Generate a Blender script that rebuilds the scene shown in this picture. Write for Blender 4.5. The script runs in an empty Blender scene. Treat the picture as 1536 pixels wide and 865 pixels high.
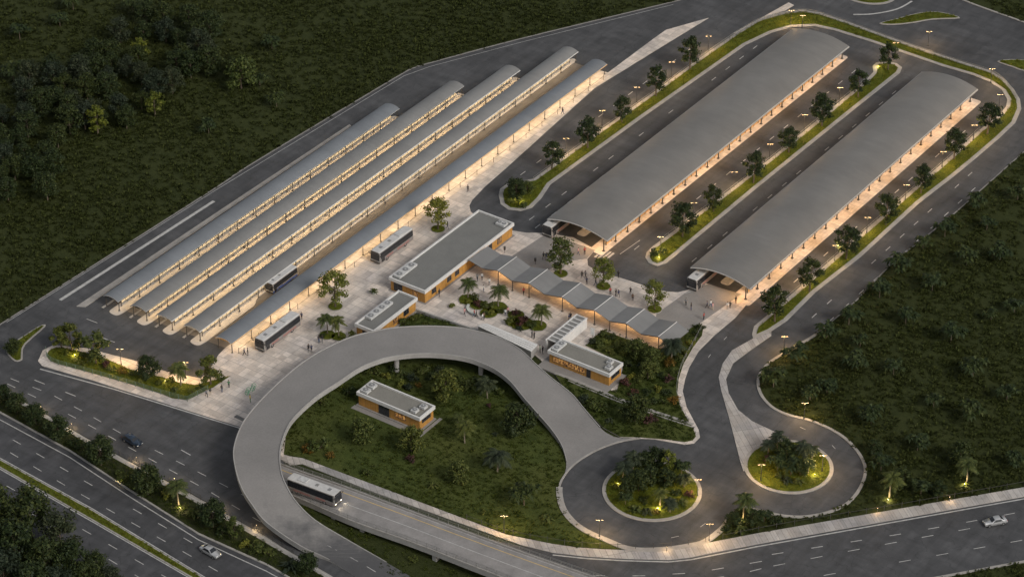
import bpy, bmesh, math, random
import numpy as np
from mathutils import Vector, Matrix
from mathutils.geometry import tessellate_polygon
random.seed(7)
SC = bpy.context.scene
COL = SC.collection
rad = math.radians

# ---------------------------------------------------------------- camera model (surveyed from the photograph)
AZ, PITCH, FPX, DIST = rad(34.9), rad(33.5), 4400.0, 610.0
_sa, _ca, _sp, _cp = math.sin(AZ), math.cos(AZ), math.sin(PITCH), math.cos(PITCH)
CF = Vector((-_sa*_cp, _ca*_cp, -_sp)); CR = Vector((_ca, _sa, 0)); CU = Vector((-_sa*_sp, _ca*_sp, _cp))
CAM = -DIST*CF
def P(px, py, z=0.0):
    """survey helper: ground position (metres) of a point of the photograph at height z"""
    d = CF + CR*((px-768)/FPX) - CU*((py-432.5)/FPX)
    t = (z-CAM.z)/d.z
    return (CAM.x+d.x*t, CAM.y+d.y*t)
def PS(pts, z=0.0): return [P(x, y, z) for x, y in pts]

# ---------------------------------------------------------------- materials
def nodes(name):
    m = bpy.data.materials.new(name); m.use_nodes = True
    nt = m.node_tree; b = nt.nodes['Principled BSDF']
    return m, nt, b
def N(nt, t, **kw):
    n = nt.nodes.new(t)
    for k, v in kw.items(): setattr(n, k, v)
    return n
def L(nt, a, b): nt.links.new(a, b)
def c4(c): return (c[0], c[1], c[2], 1)
def wpos(nt, obj=False):
    if obj: return N(nt, 'ShaderNodeTexCoord').outputs['Object']
    return N(nt, 'ShaderNodeNewGeometry').outputs['Position']
def noise(nt, vec, scale, detail=4, rough=.55, sc3=None):
    if sc3:
        mp = N(nt, 'ShaderNodeMapping'); mp.inputs['Scale'].default_value = sc3; L(nt, vec, mp.inputs['Vector']); vec = mp.outputs[0]
    n = N(nt, 'ShaderNodeTexNoise'); n.inputs['Scale'].default_value = scale; n.inputs['Detail'].default_value = detail
    n.inputs['Roughness'].default_value = rough; L(nt, vec, n.inputs['Vector']); return n.outputs['Fac']
def ramp(nt, fac, stops):
    r = N(nt, 'ShaderNodeValToRGB'); e = r.color_ramp.elements
    e[0].position, e[0].color = stops[0][0], c4(stops[0][1]); e[1].position, e[1].color = stops[-1][0], c4(stops[-1][1])
    for p, c in stops[1:-1]:
        x = e.new(p); x.color = c4(c)
    L(nt, fac, r.inputs['Fac']); return r.outputs['Color']
def mul(nt, a, b, f=1.0):
    m = N(nt, 'ShaderNodeMixRGB', blend_type='MULTIPLY'); m.inputs['Fac'].default_value = f
    L(nt, a, m.inputs['Color1']); L(nt, b, m.inputs['Color2']); return m.outputs['Color']
def mixc(nt, fac, a, b):
    m = N(nt, 'ShaderNodeMixRGB'); L(nt, fac, m.inputs['Fac'])
    for s, v in (('Color1', a), ('Color2', b)):
        if isinstance(v, tuple): m.inputs[s].default_value = c4(v)
        else: L(nt, v, m.inputs[s])
    return m.outputs['Color']
def bump(nt, b, h, strength=.3, dist=.05):
    n = N(nt, 'ShaderNodeBump'); n.inputs['Strength'].default_value = strength; n.inputs['Distance'].default_value = dist
    L(nt, h, n.inputs['Height']); L(nt, n.outputs[0], b.inputs['Normal'])
def g(v): return (v, v, v)
def sh(c, k): return tuple(min(1, x*k) for x in c)

def plain(name, c, rough=.5, metal=0, var=.18, scale=1.5, spec=.5):
    m, nt, b = nodes(name); p = wpos(nt, True)
    f = noise(nt, p, scale, 5)
    L(nt, ramp(nt, f, [(.3, sh(c, 1-var)), (.7, sh(c, 1+var))]), b.inputs['Base Color'])
    b.inputs['Roughness'].default_value = rough; b.inputs['Metallic'].default_value = metal
    b.inputs['Specular IOR Level'].default_value = spec
    return m
def glow(name, c, s):
    m, nt, b = nodes(name); b.inputs['Base Color'].default_value = c4(c)
    b.inputs['Emission Color'].default_value = c4(c); b.inputs['Emission Strength'].default_value = s; return m

def mk_asphalt(name, c=.062, warm=(1.03, 1.0, .99)):
    m, nt, b = nodes(name); p = wpos(nt)
    big = noise(nt, p, .045, 5, .6); mid = noise(nt, p, .35, 6, .65); fine = noise(nt, p, 9, 3, .7)
    streak = noise(nt, p, .6, 3, .6, (1.0, .12, 1)); streak2 = noise(nt, p, .5, 3, .6, (.12, 1.0, 1))
    base = ramp(nt, big, [(.25, sh(warm, c*.72)), (.5, sh(warm, c)), (.78, sh(warm, c*1.35))])
    base = mul(nt, base, ramp(nt, mid, [(.3, g(.72)), (.72, g(1.22))]))
    base = mul(nt, base, ramp(nt, fine, [(.3, g(.86)), (.7, g(1.1))]))
    base = mul(nt, base, ramp(nt, streak, [(.3, g(.8)), (.7, g(1.14))]))
    base = mul(nt, base, ramp(nt, streak2, [(.3, g(.84)), (.7, g(1.12))]))
    vo = N(nt, 'ShaderNodeTexVoronoi'); vo.feature = 'DISTANCE_TO_EDGE'; vo.inputs['Scale'].default_value = .14
    wv = N(nt, 'ShaderNodeVectorMath', operation='ADD'); L(nt, p, wv.inputs[0])
    nz = N(nt, 'ShaderNodeTexNoise'); nz.inputs['Scale'].default_value = .3; L(nt, p, nz.inputs['Vector']); 
    sc = N(nt, 'ShaderNodeVectorMath', operation='SCALE'); sc.inputs['Scale'].default_value = 5; L(nt, nz.outputs['Color'], sc.inputs[0]); L(nt, sc.outputs[0], wv.inputs[1])
    L(nt, wv.outputs[0], vo.inputs['Vector'])
    base = mul(nt, base, ramp(nt, vo.outputs['Distance'], [(0, g(.72)), (.014, g(1))]))
    L(nt, base, b.inputs['Base Color'])
    L(nt, ramp(nt, mid, [(.3, g(.62)), (.75, g(.86))]), b.inputs['Roughness']); b.inputs['Specular IOR Level'].default_value = .35
    bump(nt, b, fine, .25, .02); return m
def mk_paving(name, c=(.40, .37, .34), w=1.5, h=1.5, rot=0, dirt=.5, mort=.6):
    m, nt, b = nodes(name); p = wpos(nt)
    mp = N(nt, 'ShaderNodeMapping'); mp.inputs['Rotation'].default_value = (0, 0, rot); L(nt, p, mp.inputs['Vector'])
    br = N(nt, 'ShaderNodeTexBrick'); br.offset = 0; br.squash = 1
    br.inputs['Scale'].default_value = 1; br.inputs['Brick Width'].default_value = w; br.inputs['Row Height'].default_value = h
    br.inputs['Mortar Size'].default_value = .05; br.inputs['Mortar Smooth'].default_value = .3
    br.inputs['Color1'].default_value = c4(sh(c, .84)); br.inputs['Color2'].default_value = c4(sh(c, 1.16)); br.inputs['Mortar'].default_value = c4(sh(c, mort))
    L(nt, mp.outputs[0], br.inputs['Vector'])
    big = noise(nt, p, .09, 5, .6); mid = noise(nt, p, .5, 6, .68); fine = noise(nt, p, 5, 4, .7)
    # coarser bays of slabs, laid in a second tone
    b2 = N(nt, 'ShaderNodeTexBrick'); b2.offset = .5; b2.inputs['Scale'].default_value = 1; b2.inputs['Brick Width'].default_value = w*3; b2.inputs['Row Height'].default_value = h*2
    b2.inputs['Mortar Size'].default_value = .07; b2.inputs['Color1'].default_value = c4(g(.9)); b2.inputs['Color2'].default_value = c4((1.1, 1.08, 1.06)); b2.inputs['Mortar'].default_value = c4(g(.8))
    L(nt, mp.outputs[0], b2.inputs['Vector'])
    col = mul(nt, br.outputs['Color'], b2.outputs['Color'])
    col = mul(nt, col, ramp(nt, big, [(.3, (.78, .80, .86)), (.5, (1, 1, 1)), (.72, (1.12, 1.06, 1.0))]))
    col = mul(nt, col, ramp(nt, mid, [(.28, g(.66)), (.5, g(1)), (.75, g(1.15))]), dirt*1.6 if dirt < .6 else 1)
    col = mul(nt, col, ramp(nt, fine, [(.3, g(.86)), (.7, g(1.08))]))
    L(nt, col, b.inputs['Base Color']); b.inputs['Roughness'].default_value = .75
    bump(nt, b, br.outputs['Fac'], -.25, .02); return m
def mk_concrete(name, c=(.30, .29, .28), var=.16, scale=.25, rough=.8):
    m, nt, b = nodes(name); p = wpos(nt)
    f = noise(nt, p, scale, 6, .62); f2 = noise(nt, p, 3, 4, .7)
    col = ramp(nt, f, [(.28, sh(c, 1-var)), (.72, sh(c, 1+var))])
    col = mul(nt, col, ramp(nt, f2, [(.3, g(.88)), (.7, g(1.08))]))
    L(nt, col, b.inputs['Base Color']); b.inputs['Roughness'].default_value = rough
    bump(nt, b, f2, .15, .02); return m
def mk_roof(name, c, pitch, axis, rough=.42, seam=.82, metal=.0):
    """sheet-metal roof with ribs every `pitch` metres along the given world axis"""
    m, nt, b = nodes(name); p = wpos(nt)
    sx = N(nt, 'ShaderNodeSeparateXYZ'); L(nt, p, sx.inputs[0])
    md = N(nt, 'ShaderNodeMath', operation='PINGPONG'); md.inputs[1].default_value = pitch/2; L(nt, sx.outputs[axis], md.inputs[0])
    dv = N(nt, 'ShaderNodeMath', operation='DIVIDE'); dv.inputs[1].default_value = pitch/2; L(nt, md.outputs[0], dv.inputs[0])
    rib = ramp(nt, dv.outputs[0], [(0, g(seam)), (.16, g(1))])
    big = noise(nt, p, .12, 5, .6); st = noise(nt, p, .9, 4, .6, (.15, 1, 1) if axis == 1 else (1, .15, 1))
    col = mul(nt, ramp(nt, big, [(.3, sh(c, .88)), (.7, sh(c, 1.1))]), rib)
    col = mul(nt, col, ramp(nt, st, [(.3, g(.94)), (.7, g(1.04))]))
    L(nt, col, b.inputs['Base Color']); b.inputs['Roughness'].default_value = rough; b.inputs['Metallic'].default_value = metal
    bump(nt, b, rib, .35, .06); return m
def mk_grass(name, lo, hi, scale=.3, yel=None):
    m, nt, b = nodes(name); p = wpos(nt)
    f = noise(nt, p, scale, 6, .68); f2 = noise(nt, p, 4, 5, .75); f3 = noise(nt, p, .05, 4, .6)
    col = ramp(nt, f, [(.3, lo), (.7, hi)])
    if yel: col = mixc(nt, ramp(nt, f3, [(.42, g(0)), (.7, g(.7))]), col, yel)
    col = mul(nt, col, ramp(nt, f2, [(.25, g(.55)), (.75, g(1.35))]))
    L(nt, col, b.inputs['Base Color']); b.inputs['Roughness'].default_value = .9; b.inputs['Specular IOR Level'].default_value = .15
    bump(nt, b, f2, .9, .12); return m
def mk_leaf(name, lo, mid, hi, trans=.25, spec=.2):
    m, nt, b = nodes(name)
    ge = N(nt, 'ShaderNodeNewGeometry'); oi = N(nt, 'ShaderNodeObjectInfo')
    col = ramp(nt, ge.outputs['Random Per Island'], [(0, lo), (.55, mid), (1, hi)])
    col = mul(nt, col, ramp(nt, oi.outputs['Random'], [(0, (.78, .84, .8)), (.5, (1, 1, 1)), (1, (1.25, 1.14, .9))]))
    L(nt, col, b.inputs['Base Color']); b.inputs['Roughness'].default_value = .6; b.inputs['Specular IOR Level'].default_value = spec
    tr = N(nt, 'ShaderNodeBsdfTranslucent'); L(nt, col, tr.inputs['Color'])
    mx = N(nt, 'ShaderNodeMixShader'); mx.inputs[0].default_value = trans
    L(nt, b.outputs[0], mx.inputs[1]); L(nt, tr.outputs[0], mx.inputs[2])
    L(nt, mx.outputs[0], nt.nodes['Material Output'].inputs['Surface']); return m
def mk_wall(name, c, pw=1.2):
    """timber-coloured cladding boards, joints every pw metres"""
    m, nt, b = nodes(name); p = wpos(nt)
    sx = N(nt, 'ShaderNodeSeparateXYZ'); L(nt, p, sx.inputs[0])
    ad = N(nt, 'ShaderNodeMath', operation='ADD'); L(nt, sx.outputs[0], ad.inputs[0]); L(nt, sx.outputs[1], ad.inputs[1])
    md = N(nt, 'ShaderNodeMath', operation='PINGPONG'); md.inputs[1].default_value = pw/2; L(nt, ad.outputs[0], md.inputs[0])
    f = noise(nt, p, .7, 5); f2 = noise(nt, p, 6, 3)
    col = mul(nt, ramp(nt, f, [(.3, sh(c, .8)), (.7, sh(c, 1.15))]), ramp(nt, md.outputs[0], [(0, g(.45)), (.05, g(1))]))
    col = mul(nt, col, ramp(nt, f2, [(.3, g(.85)), (.7, g(1.08))]))
    L(nt, col, b.inputs['Base Color']); b.inputs['Roughness'].default_value = .6; return m

M = {}
M['asphalt'] = mk_asphalt('asphalt', .070, (1.0, 1.0, 1.03))
M['asphalt2'] = mk_asphalt('asphalt_highway', .064, (1.0, 1.0, 1.05))
M['paving'] = mk_paving('plaza_paving', (.57, .51, .455), mort=.8)
_wa, _wb = P(1136, 807), P(1536, 737)
M['walk'] = mk_paving('sidewalk_paving', (.40, .375, .35), 1.1, 5.0, -math.atan2(_wb[1]-_wa[1], _wb[0]-_wa[0]))
M['band'] = mk_concrete('grey_paving_band', (.235, .22, .205), .1)
M['platform'] = mk_concrete('platform_concrete', (.50, .45, .395), .12, .35)
M['lane'] = mk_concrete('bus_lane_concrete', (.15, .132, .115), .2, .3)
M['kerb'] = mk_concrete('kerb_concrete', (.315, .295, .27), .18, .5)
M['deck'] = mk_concrete('bridge_concrete', (.205, .194, .184), .13, .12)
def mk_worn_deck():
    m, nt, b = nodes('deck_running_into_asphalt'); p = wpos(nt); at_ = N(nt, 'ShaderNodeAttribute'); at_.attribute_name = 'overlay'
    n1 = noise(nt, p, .25, 6, .65); ad = N(nt, 'ShaderNodeMath', operation='ADD'); L(nt, at_.outputs['Fac'], ad.inputs[0]); L(nt, n1, ad.inputs[1])
    k = ramp(nt, ad.outputs[0], [(.55, g(0)), (1.0, g(1))]); fine = noise(nt, p, 3, 4, .7); big = noise(nt, p, .12, 6, .62)
    dk = ramp(nt, big, [(.28, (.178, .168, .16)), (.72, (.232, .22, .208))]); asf = ramp(nt, big, [(.28, (.055, .055, .057)), (.72, (.088, .086, .087))])
    col = mul(nt, mixc(nt, k, dk, asf), ramp(nt, fine, [(.3, g(.88)), (.7, g(1.08))])); L(nt, col, b.inputs['Base Color']); b.inputs['Roughness'].default_value = .8; bump(nt, b, fine, .15, .02); return m
M['deck_worn'] = mk_worn_deck()
M['deckside'] = mk_concrete('bridge_edge_concrete', (.31, .297, .28), .14, .4)
M['ramp'] = mk_concrete('ramp_concrete', (.25, .235, .225), .2, .35)
M['bigroof'] = mk_roof('terminal_roof_metal', (.172, .163, .150), .9, 1, .55, .95)
M['canroof'] = mk_roof('canopy_roof_metal', (.188, .185, .178), 1.0, 1, .6, .95)
M['canroof_blue'] = mk_roof('canopy_roof_bluish_metal', (.165, .176, .188), 1.0, 1, .6, .95)
M['foldroof'] = mk_roof('folded_roof_metal', (.19, .187, .182), .55, 1, .6, .86)
M['flatroof'] = mk_concrete('roof_membrane', (.165, .163, .152), .1, .3)
M['flatroof2'] = mk_concrete('pale_roof_membrane', (.20, .19, .165), .1, .3)
M['white'] = plain('white_render', (.60, .585, .56), .6, 0, .08)
M['orange'] = mk_wall('ochre_cladding', (.45, .225, .05))
M['gutter'] = plain('grey_gutter', (.30, .29, .28), .5)
M['darkglass'] = plain('dark_glass', (.02, .022, .026), .12, 0, .2)
M['steel'] = plain('dark_steel', (.075, .07, .065), .45, .3)
M['rail'] = plain('galvanised_rail', (.30, .29, .27), .45, .5)
M['greenrail'] = plain('green_painted_rail', (.12, .17, .12), .5)
M['line'] = mk_concrete('road_paint', (.42, .41, .39), .3, 1.2, .6)
M['yline'] = mk_concrete('yellow_road_paint', (.62, .42, .13), .2, 1.2, .6)
M['screen'] = plain('cream_screen', (.62, .54, .39), .5, 0, .1)
M['amber'] = plain('amber_panel', (.55, .30, .07), .5, 0, .2)
M['field'] = mk_grass('field_ground', (.023, .030, .008), (.040, .047, .013), .25)
M['lawn'] = mk_grass('lawn_ground', (.029, .043, .009), (.064, .081, .018), .35, (.084, .09, .023))
M['verge'] = mk_grass('verge_ground', (.06, .08, .008), (.115, .125, .014), .5)
M['soil'] = mk_grass('bed_soil', (.018, .022, .008), (.04, .045, .016), .6)
M['bark'] = plain('bark', (.10, .075, .05), .9, 0, .3, 6)
M['palmbark'] = plain('palm_bark', (.17, .14, .10), .9, 0, .3, 8)
M['leaf_dark'] = mk_leaf('leaf_dark', (.014, .024, .009), (.03, .045, .014), (.06, .075, .022))
M['leaf_mid'] = mk_leaf('leaf_mid', (.038, .052, .013), (.07, .088, .021), (.125, .135, .034))
M['leaf_light'] = mk_leaf('leaf_light', (.08, .095, .018), (.14, .15, .028), (.22, .22, .045))
M['leaf_yel'] = mk_leaf('leaf_yellow', (.055, .075, .010), (.095, .115, .016), (.15, .16, .028))
M['leaf_palm'] = mk_leaf('leaf_palm', (.035, .05, .014), (.065, .082, .022), (.11, .12, .035))
M['leaf_blue'] = mk_leaf('leaf_bluish', (.016, .025, .014), (.03, .042, .024), (.056, .068, .038))
M['leaf_red'] = mk_leaf('leaf_purple', (.035, .022, .018), (.07, .03, .03), (.11, .05, .042))
M['leaf_orange'] = mk_leaf('leaf_orange', (.08, .055, .010), (.15, .085, .014), (.26, .15, .03))
M['blade_field'] = mk_leaf('field_blades', (.022, .030, .007), (.037, .047, .012), (.056, .066, .019), .2, .1)
M['blade_lawn'] = mk_leaf('lawn_blades', (.024, .039, .006), (.047, .064, .010), (.082, .092, .019), .2, .1)
M['blade_verge'] = mk_leaf('verge_blades', (.06, .08, .006), (.11, .125, .010), (.18, .18, .018), .25)
M['lampglow'] = glow('lamp_glow', (1, .62, .28), 5.5)
M['tube'] = glow('tube_light', (1, .74, .40), 5)
def mk_room():
    m, nt, b = nodes('lit_room_behind_glass'); p = wpos(nt); f = noise(nt, p, 3.2, 3, .6, (1, 1, .5)); c = ramp(nt, f, [(.38, (.03, .012, .004)), (.5, (.5, .2, .04)), (.64, (1, .55, .16))])
    b.inputs['Base Color'].default_value = (.03, .03, .03, 1); L(nt, c, b.inputs['Emission Color']); b.inputs['Emission Strength'].default_value = .2; b.inputs['Roughness'].default_value = .15; return m
M['winlit'] = mk_room()
M['headlamp'] = glow('head_lamp', (1, .82, .55), 2.5)
M['tyre'] = plain('tyre_rubber', (.02, .02, .02), .85)
M['rim'] = plain('wheel_rim', (.35, .35, .35), .35, .7)
M['buswhite'] = plain('bus_white_paint', (.24, .225, .21), .35, 0, .12)
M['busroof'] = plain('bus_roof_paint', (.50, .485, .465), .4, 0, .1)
M['busgrey'] = plain('bus_lower_paint', (.22, .19, .18), .35, 0, .12)
M['busred'] = plain('bus_red_stripe', (.32, .16, .14), .4)
M['busblue'] = plain('bus_blue_paint', (.06, .10, .28), .35)
M['silver'] = plain('silver_car_paint', (.50, .50, .50), .28, .5, .05)
M['navy'] = plain('dark_blue_car_paint', (.03, .045, .07), .25, .2, .05)
M['taillamp'] = plain('tail_lamp', (.3, .02, .02), .3)
M['acwhite'] = plain('unit_white_metal', (.47, .465, .45), .5)
M['fan'] = plain('fan_grille', (.20, .20, .20), .6)
M['green'] = plain('green_paint', (.05, .26, .13), .5)
M['bench'] = plain('pale_bench_stone', (.50, .52, .47), .6)
M['signw'] = plain('sign_white', (.65, .65, .63), .5)
SKINS = [plain('skin_%d' % i, c, .6) for i, c in enumerate([(.42, .26, .18), (.25, .14, .09), (.5, .33, .24)])]
HAIR = plain('hair_dark', (.02, .015, .012), .6)
CLOTH = {n: plain('cloth_'+n, c, .85) for n, c in dict(white=(.6, .6, .58), black=(.018, .018, .02), navy=(.03, .04, .09), red=(.35, .05, .04), grey=(.16, .16, .16), blue=(.08, .15, .32), pink=(.5, .26, .25), yellow=(.5, .36, .05), green=(.06, .18, .08), brown=(.14, .08, .05), beige=(.42, .34, .25), denim=(.06, .09, .16)).items()}

# ---------------------------------------------------------------- mesh helpers
def link(o, parent=None):
    COL.objects.link(o)
    if parent is not None: o.parent = parent
    return o
class MB:
    def __init__(s): s.v = []; s.f = []; s.m = []
    def face(s, pts, mi=0):
        n = len(s.v); s.v += [tuple(p) for p in pts]; s.f.append(tuple(range(n, n+len(pts)))); s.m.append(mi)
    def box(s, x0, x1, y0, y1, z0, z1, mi=0, T=None, top=None):
        P8 = [(x0, y0, z0), (x1, y0, z0), (x1, y1, z0), (x0, y1, z0), (x0, y0, z1), (x1, y0, z1), (x1, y1, z1), (x0, y1, z1)]
        if T is not None: P8 = [tuple(T @ Vector(p)) for p in P8]
        n = len(s.v); s.v += P8
        for k, q in enumerate([(3, 2, 1, 0), (4, 5, 6, 7), (0, 1, 5, 4), (1, 2, 6, 5), (2, 3, 7, 6), (3, 0, 4, 7)]):
            s.f.append(tuple(n+i for i in q)); s.m.append(top if (top is not None and k == 1) else mi)
    def tube(s, a, b, r0, r1=None, n=6, mi=0, cap=True):
        a, b = Vector(a), Vector(b); r1 = r0 if r1 is None else r1
        d = (b-a).normalized(); u = d.orthogonal().normalized(); w = d.cross(u)
        k = len(s.v)
        for c, r in ((a, r0), (b, r1)):
            for i in range(n):
                t = 2*math.pi*i/n; s.v.append(tuple(c+u*(r*math.cos(t))+w*(r*math.sin(t))))
        for i in range(n):
            j = (i+1) % n; s.f.append((k+i, k+j, k+n+j, k+n+i)); s.m.append(mi)
        if cap:
            s.f.append(tuple(k+n+i for i in range(n))); s.m.append(mi); s.f.append(tuple(k+n-1-i for i in range(n))); s.m.append(mi)
    def pipe(s, pts, r, n=5, mi=0):
        for i in range(len(pts)-1): s.tube(pts[i], pts[i+1], r if not callable(r) else r(i), None if not callable(r) else r(i+1), n, mi)
    def bar(s, a, b, w, z0, z1, mi=0):
        a, b = Vector((a[0], a[1])), Vector((b[0], b[1])); d = (b-a).normalized(); p = Vector((-d.y, d.x))*(w/2)
        s.prism([a-p, b-p, b+p, a+p], z0, z1, mi)
    def prism(s, pts, z0, z1, mi=0, mside=None):
        pts = [(q[0], q[1]) for q in pts]
        A = sum(pts[i][0]*pts[(i+1) % len(pts)][1]-pts[(i+1) % len(pts)][0]*pts[i][1] for i in range(len(pts)))
        if A < 0: pts = pts[::-1]
        n = len(pts); k = len(s.v)
        s.v += [(x, y, z1) for x, y in pts]+[(x, y, z0) for x, y in pts]
        for t in tessellate_polygon([[Vector((x, y, 0)) for x, y in pts]]):
            a, b, c = t; 
            ar = (pts[b][0]-pts[a][0])*(pts[c][1]-pts[a][1])-(pts[c][0]-pts[a][0])*(pts[b][1]-pts[a][1])
            if ar < 0: a, c = c, a
            s.f.append((k+a, k+b, k+c)); s.m.append(mi)
        if z0 < z1:
            ms = mi if mside is None else mside
            for i in range(n):
                j = (i+1) % n; s.f.append((k+i, k+n+i, k+n+j, k+j)); s.m.append(ms)
    def cyl(s, c, r, z0, z1, n=16, mi=0): s.tube((c[0], c[1], z0), (c[0], c[1], z1), r, r, n, mi)
    def mesh(s, name, mats, smooth=False):
        me = bpy.data.meshes.new(name); me.from_pydata(s.v, [], s.f)
        for m in (mats if isinstance(mats, (list, tuple)) else [mats]): me.materials.append(m)
        me.polygons.foreach_set('material_index', s.m)
        if smooth: me.polygons.foreach_set('use_smooth', [True]*len(s.f))
        me.update(); return me
    def build(s, name, mats, parent=None, smooth=False):
        return link(bpy.data.objects.new(name, s.mesh(name, mats, smooth)), parent)
def structure(o, kind='structure'): o['kind'] = kind; return o
def tag(o, label, cat, group=None):
    o['label'] = label; o['category'] = cat
    if group: o['group'] = group
    return o
def thing(name, label, cat, loc=(0, 0, 0), rz=0, group=None):
    o = link(bpy.data.objects.new(name, None)); o.location = loc; o.rotation_euler = (0, 0, rz); o.empty_display_size = .5
    return tag(o, label, cat, group)
def dup(root, loc, rz=0, label=None, scale=None, group=None):
    r = root.copy(); COL.objects.link(r); r.location = loc; r.rotation_euler = (0, 0, rz)
    if scale: r.scale = (scale,)*3 if not isinstance(scale, tuple) else scale
    if label: r['label'] = label
    if group: r['group'] = group
    for ch in list(root.children):
        c = ch.copy(); COL.objects.link(c); c.parent = r
        for gch in list(ch.children):
            d = gch.copy(); COL.objects.link(d); d.parent = c
    return r
def smooth_loop(pts, k=4, closed=True):
    """Catmull-Rom through the points"""
    n = len(pts); out = []
    for i in range(n if closed else n-1):
        q = [pts[(i+j) % n] if closed else pts[max(0, min(n-1, i+j))] for j in (-1, 0, 1, 2)]
        for s in range(k):
            t = s/k
            out.append(tuple(.5*((2*q[1][a])+(-q[0][a]+q[2][a])*t+(2*q[0][a]-5*q[1][a]+4*q[2][a]-q[3][a])*t*t+(-q[0][a]+3*q[1][a]-3*q[2][a]+q[3][a])*t**3) for a in range(len(pts[0]))))
    if not closed: out.append(tuple(pts[-1]))
    return out
def round_corners(pts, r=.8, k=4):
    out = []; n = len(pts)
    for i in range(n):
        p, c, q = Vector(pts[i-1]), Vector(pts[i]), Vector(pts[(i+1) % n])
        a = c+(p-c).normalized()*min(r, (p-c).length*.45); b = c+(q-c).normalized()*min(r, (q-c).length*.45)
        for s in range(k+1):
            t = s/k; out.append(tuple(a*(1-t)**2+c*2*t*(1-t)+b*t*t))
    return out
def inset(pts, d):
    A = sum(pts[i][0]*pts[(i+1) % len(pts)][1]-pts[(i+1) % len(pts)][0]*pts[i][1] for i in range(len(pts)))
    if A < 0: pts = pts[::-1]
    out = []; n = len(pts)
    for i in range(n):
        p, c, q = Vector(pts[i-1]), Vector(pts[i]), Vector(pts[(i+1) % n])
        u, w = (c-p), (q-c)
        if u.length < 1e-6 or w.length < 1e-6: continue
        u.normalize(); w.normalize()
        nn = Vector((-u.y, u.x))+Vector((-w.y, w.x))
        if nn.length < 1e-3: continue
        nn.normalize(); k = max(.5, nn.dot(Vector((-u.y, u.x)))); out.append(tuple(c+nn*(d/k)))
    return out
def slab(name, pts, z1, mat, z0=0.0, side=None):
    mb = MB(); mb.prism(pts, z0, z1, 0, 1 if side else 0)
    return structure(mb.build(name, [mat, side] if side else [mat]))
def path_len(pts):
    return [0]+list(np.cumsum([math.dist(pts[i], pts[i+1]) for i in range(len(pts)-1)]))
def along(pts, s, cum=None):
    cum = cum or path_len(pts); s = max(0, min(cum[-1], s))
    for i in range(len(pts)-1):
        if s <= cum[i+1]+1e-9:
            t = (s-cum[i])/max(1e-9, cum[i+1]-cum[i]); return tuple(pts[i][a]+(pts[i+1][a]-pts[i][a])*t for a in range(len(pts[0])))
    return tuple(pts[-1])
def dashes(mb, pts, ln, gap, w, z, start=0, mi=0, skip=.0):
    cum = path_len(pts); s = start
    while s+ln < cum[-1]:
        if random.random() >= skip:
            a, b = along(pts, s, cum), along(pts, s+ln, cum); mb.bar(a, b, w, z, z, mi)
        s += ln+gap
def stripe(mb, pts, w, z, mi=0):
    ribbon(mb, pts, w, z, z, mi)
def ribbon(mb, pts, w, z0, z1, mi=0):
    """constant-width strip along a polyline; solid when z0<z1"""
    n = len(pts); Lp, Rp = [], []
    for i in range(n):
        a, b = Vector(pts[max(0, i-1)][:2]), Vector(pts[min(n-1, i+1)][:2]); d = (b-a).normalized(); q = Vector((-d.y, d.x))*(w/2); c = Vector(pts[i][:2])
        Lp.append(c+q); Rp.append(c-q)
    for i in range(n-1):
        mb.face([(*Rp[i], z1), (*Rp[i+1], z1), (*Lp[i+1], z1), (*Lp[i], z1)], mi)
        if z0 < z1:
            mb.face([(*Rp[i], z0), (*Rp[i+1], z0), (*Rp[i+1], z1), (*Rp[i], z1)], mi); mb.face([(*Lp[i+1], z0), (*Lp[i], z0), (*Lp[i], z1), (*Lp[i+1], z1)], mi)
    if z0 < z1:
        for i in (0, n-1): mb.face([(*Rp[i], z0), (*Lp[i], z0), (*Lp[i], z1), (*Rp[i], z1)], mi)
def inside(p, poly):
    x, y = p; c = False; n = len(poly)
    for i in range(n):
        x0, y0 = poly[i]; x1, y1 = poly[i-1]
        if (y0 > y) != (y1 > y) and x < (x1-x0)*(y-y0)/(y1-y0)+x0: c = not c
    return c
def inside_np(X, Y, poly):
    c = np.zeros(len(X), bool); n = len(poly)
    for i in range(n):
        x0, y0 = poly[i]; x1, y1 = poly[i-1]
        if y0 == y1: continue
        c ^= ((y0 > Y) != (y1 > Y)) & (X < (x1-x0)*(Y-y0)/(y1-y0)+x0)
    return c
ORD = ['nearest', 'second', 'third', 'fourth', 'fifth', 'sixth', 'seventh', 'eighth', 'ninth', 'tenth', 'eleventh', 'twelfth', 'thirteenth', 'fourteenth', 'fifteenth', 'sixteenth', 'seventeenth', 'eighteenth', 'nineteenth', 'twentieth']
def nth(i, n, end='near'):
    if i == 0: return 'first'
    if i == n-1: return 'last'
    return ORD[i]
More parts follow.
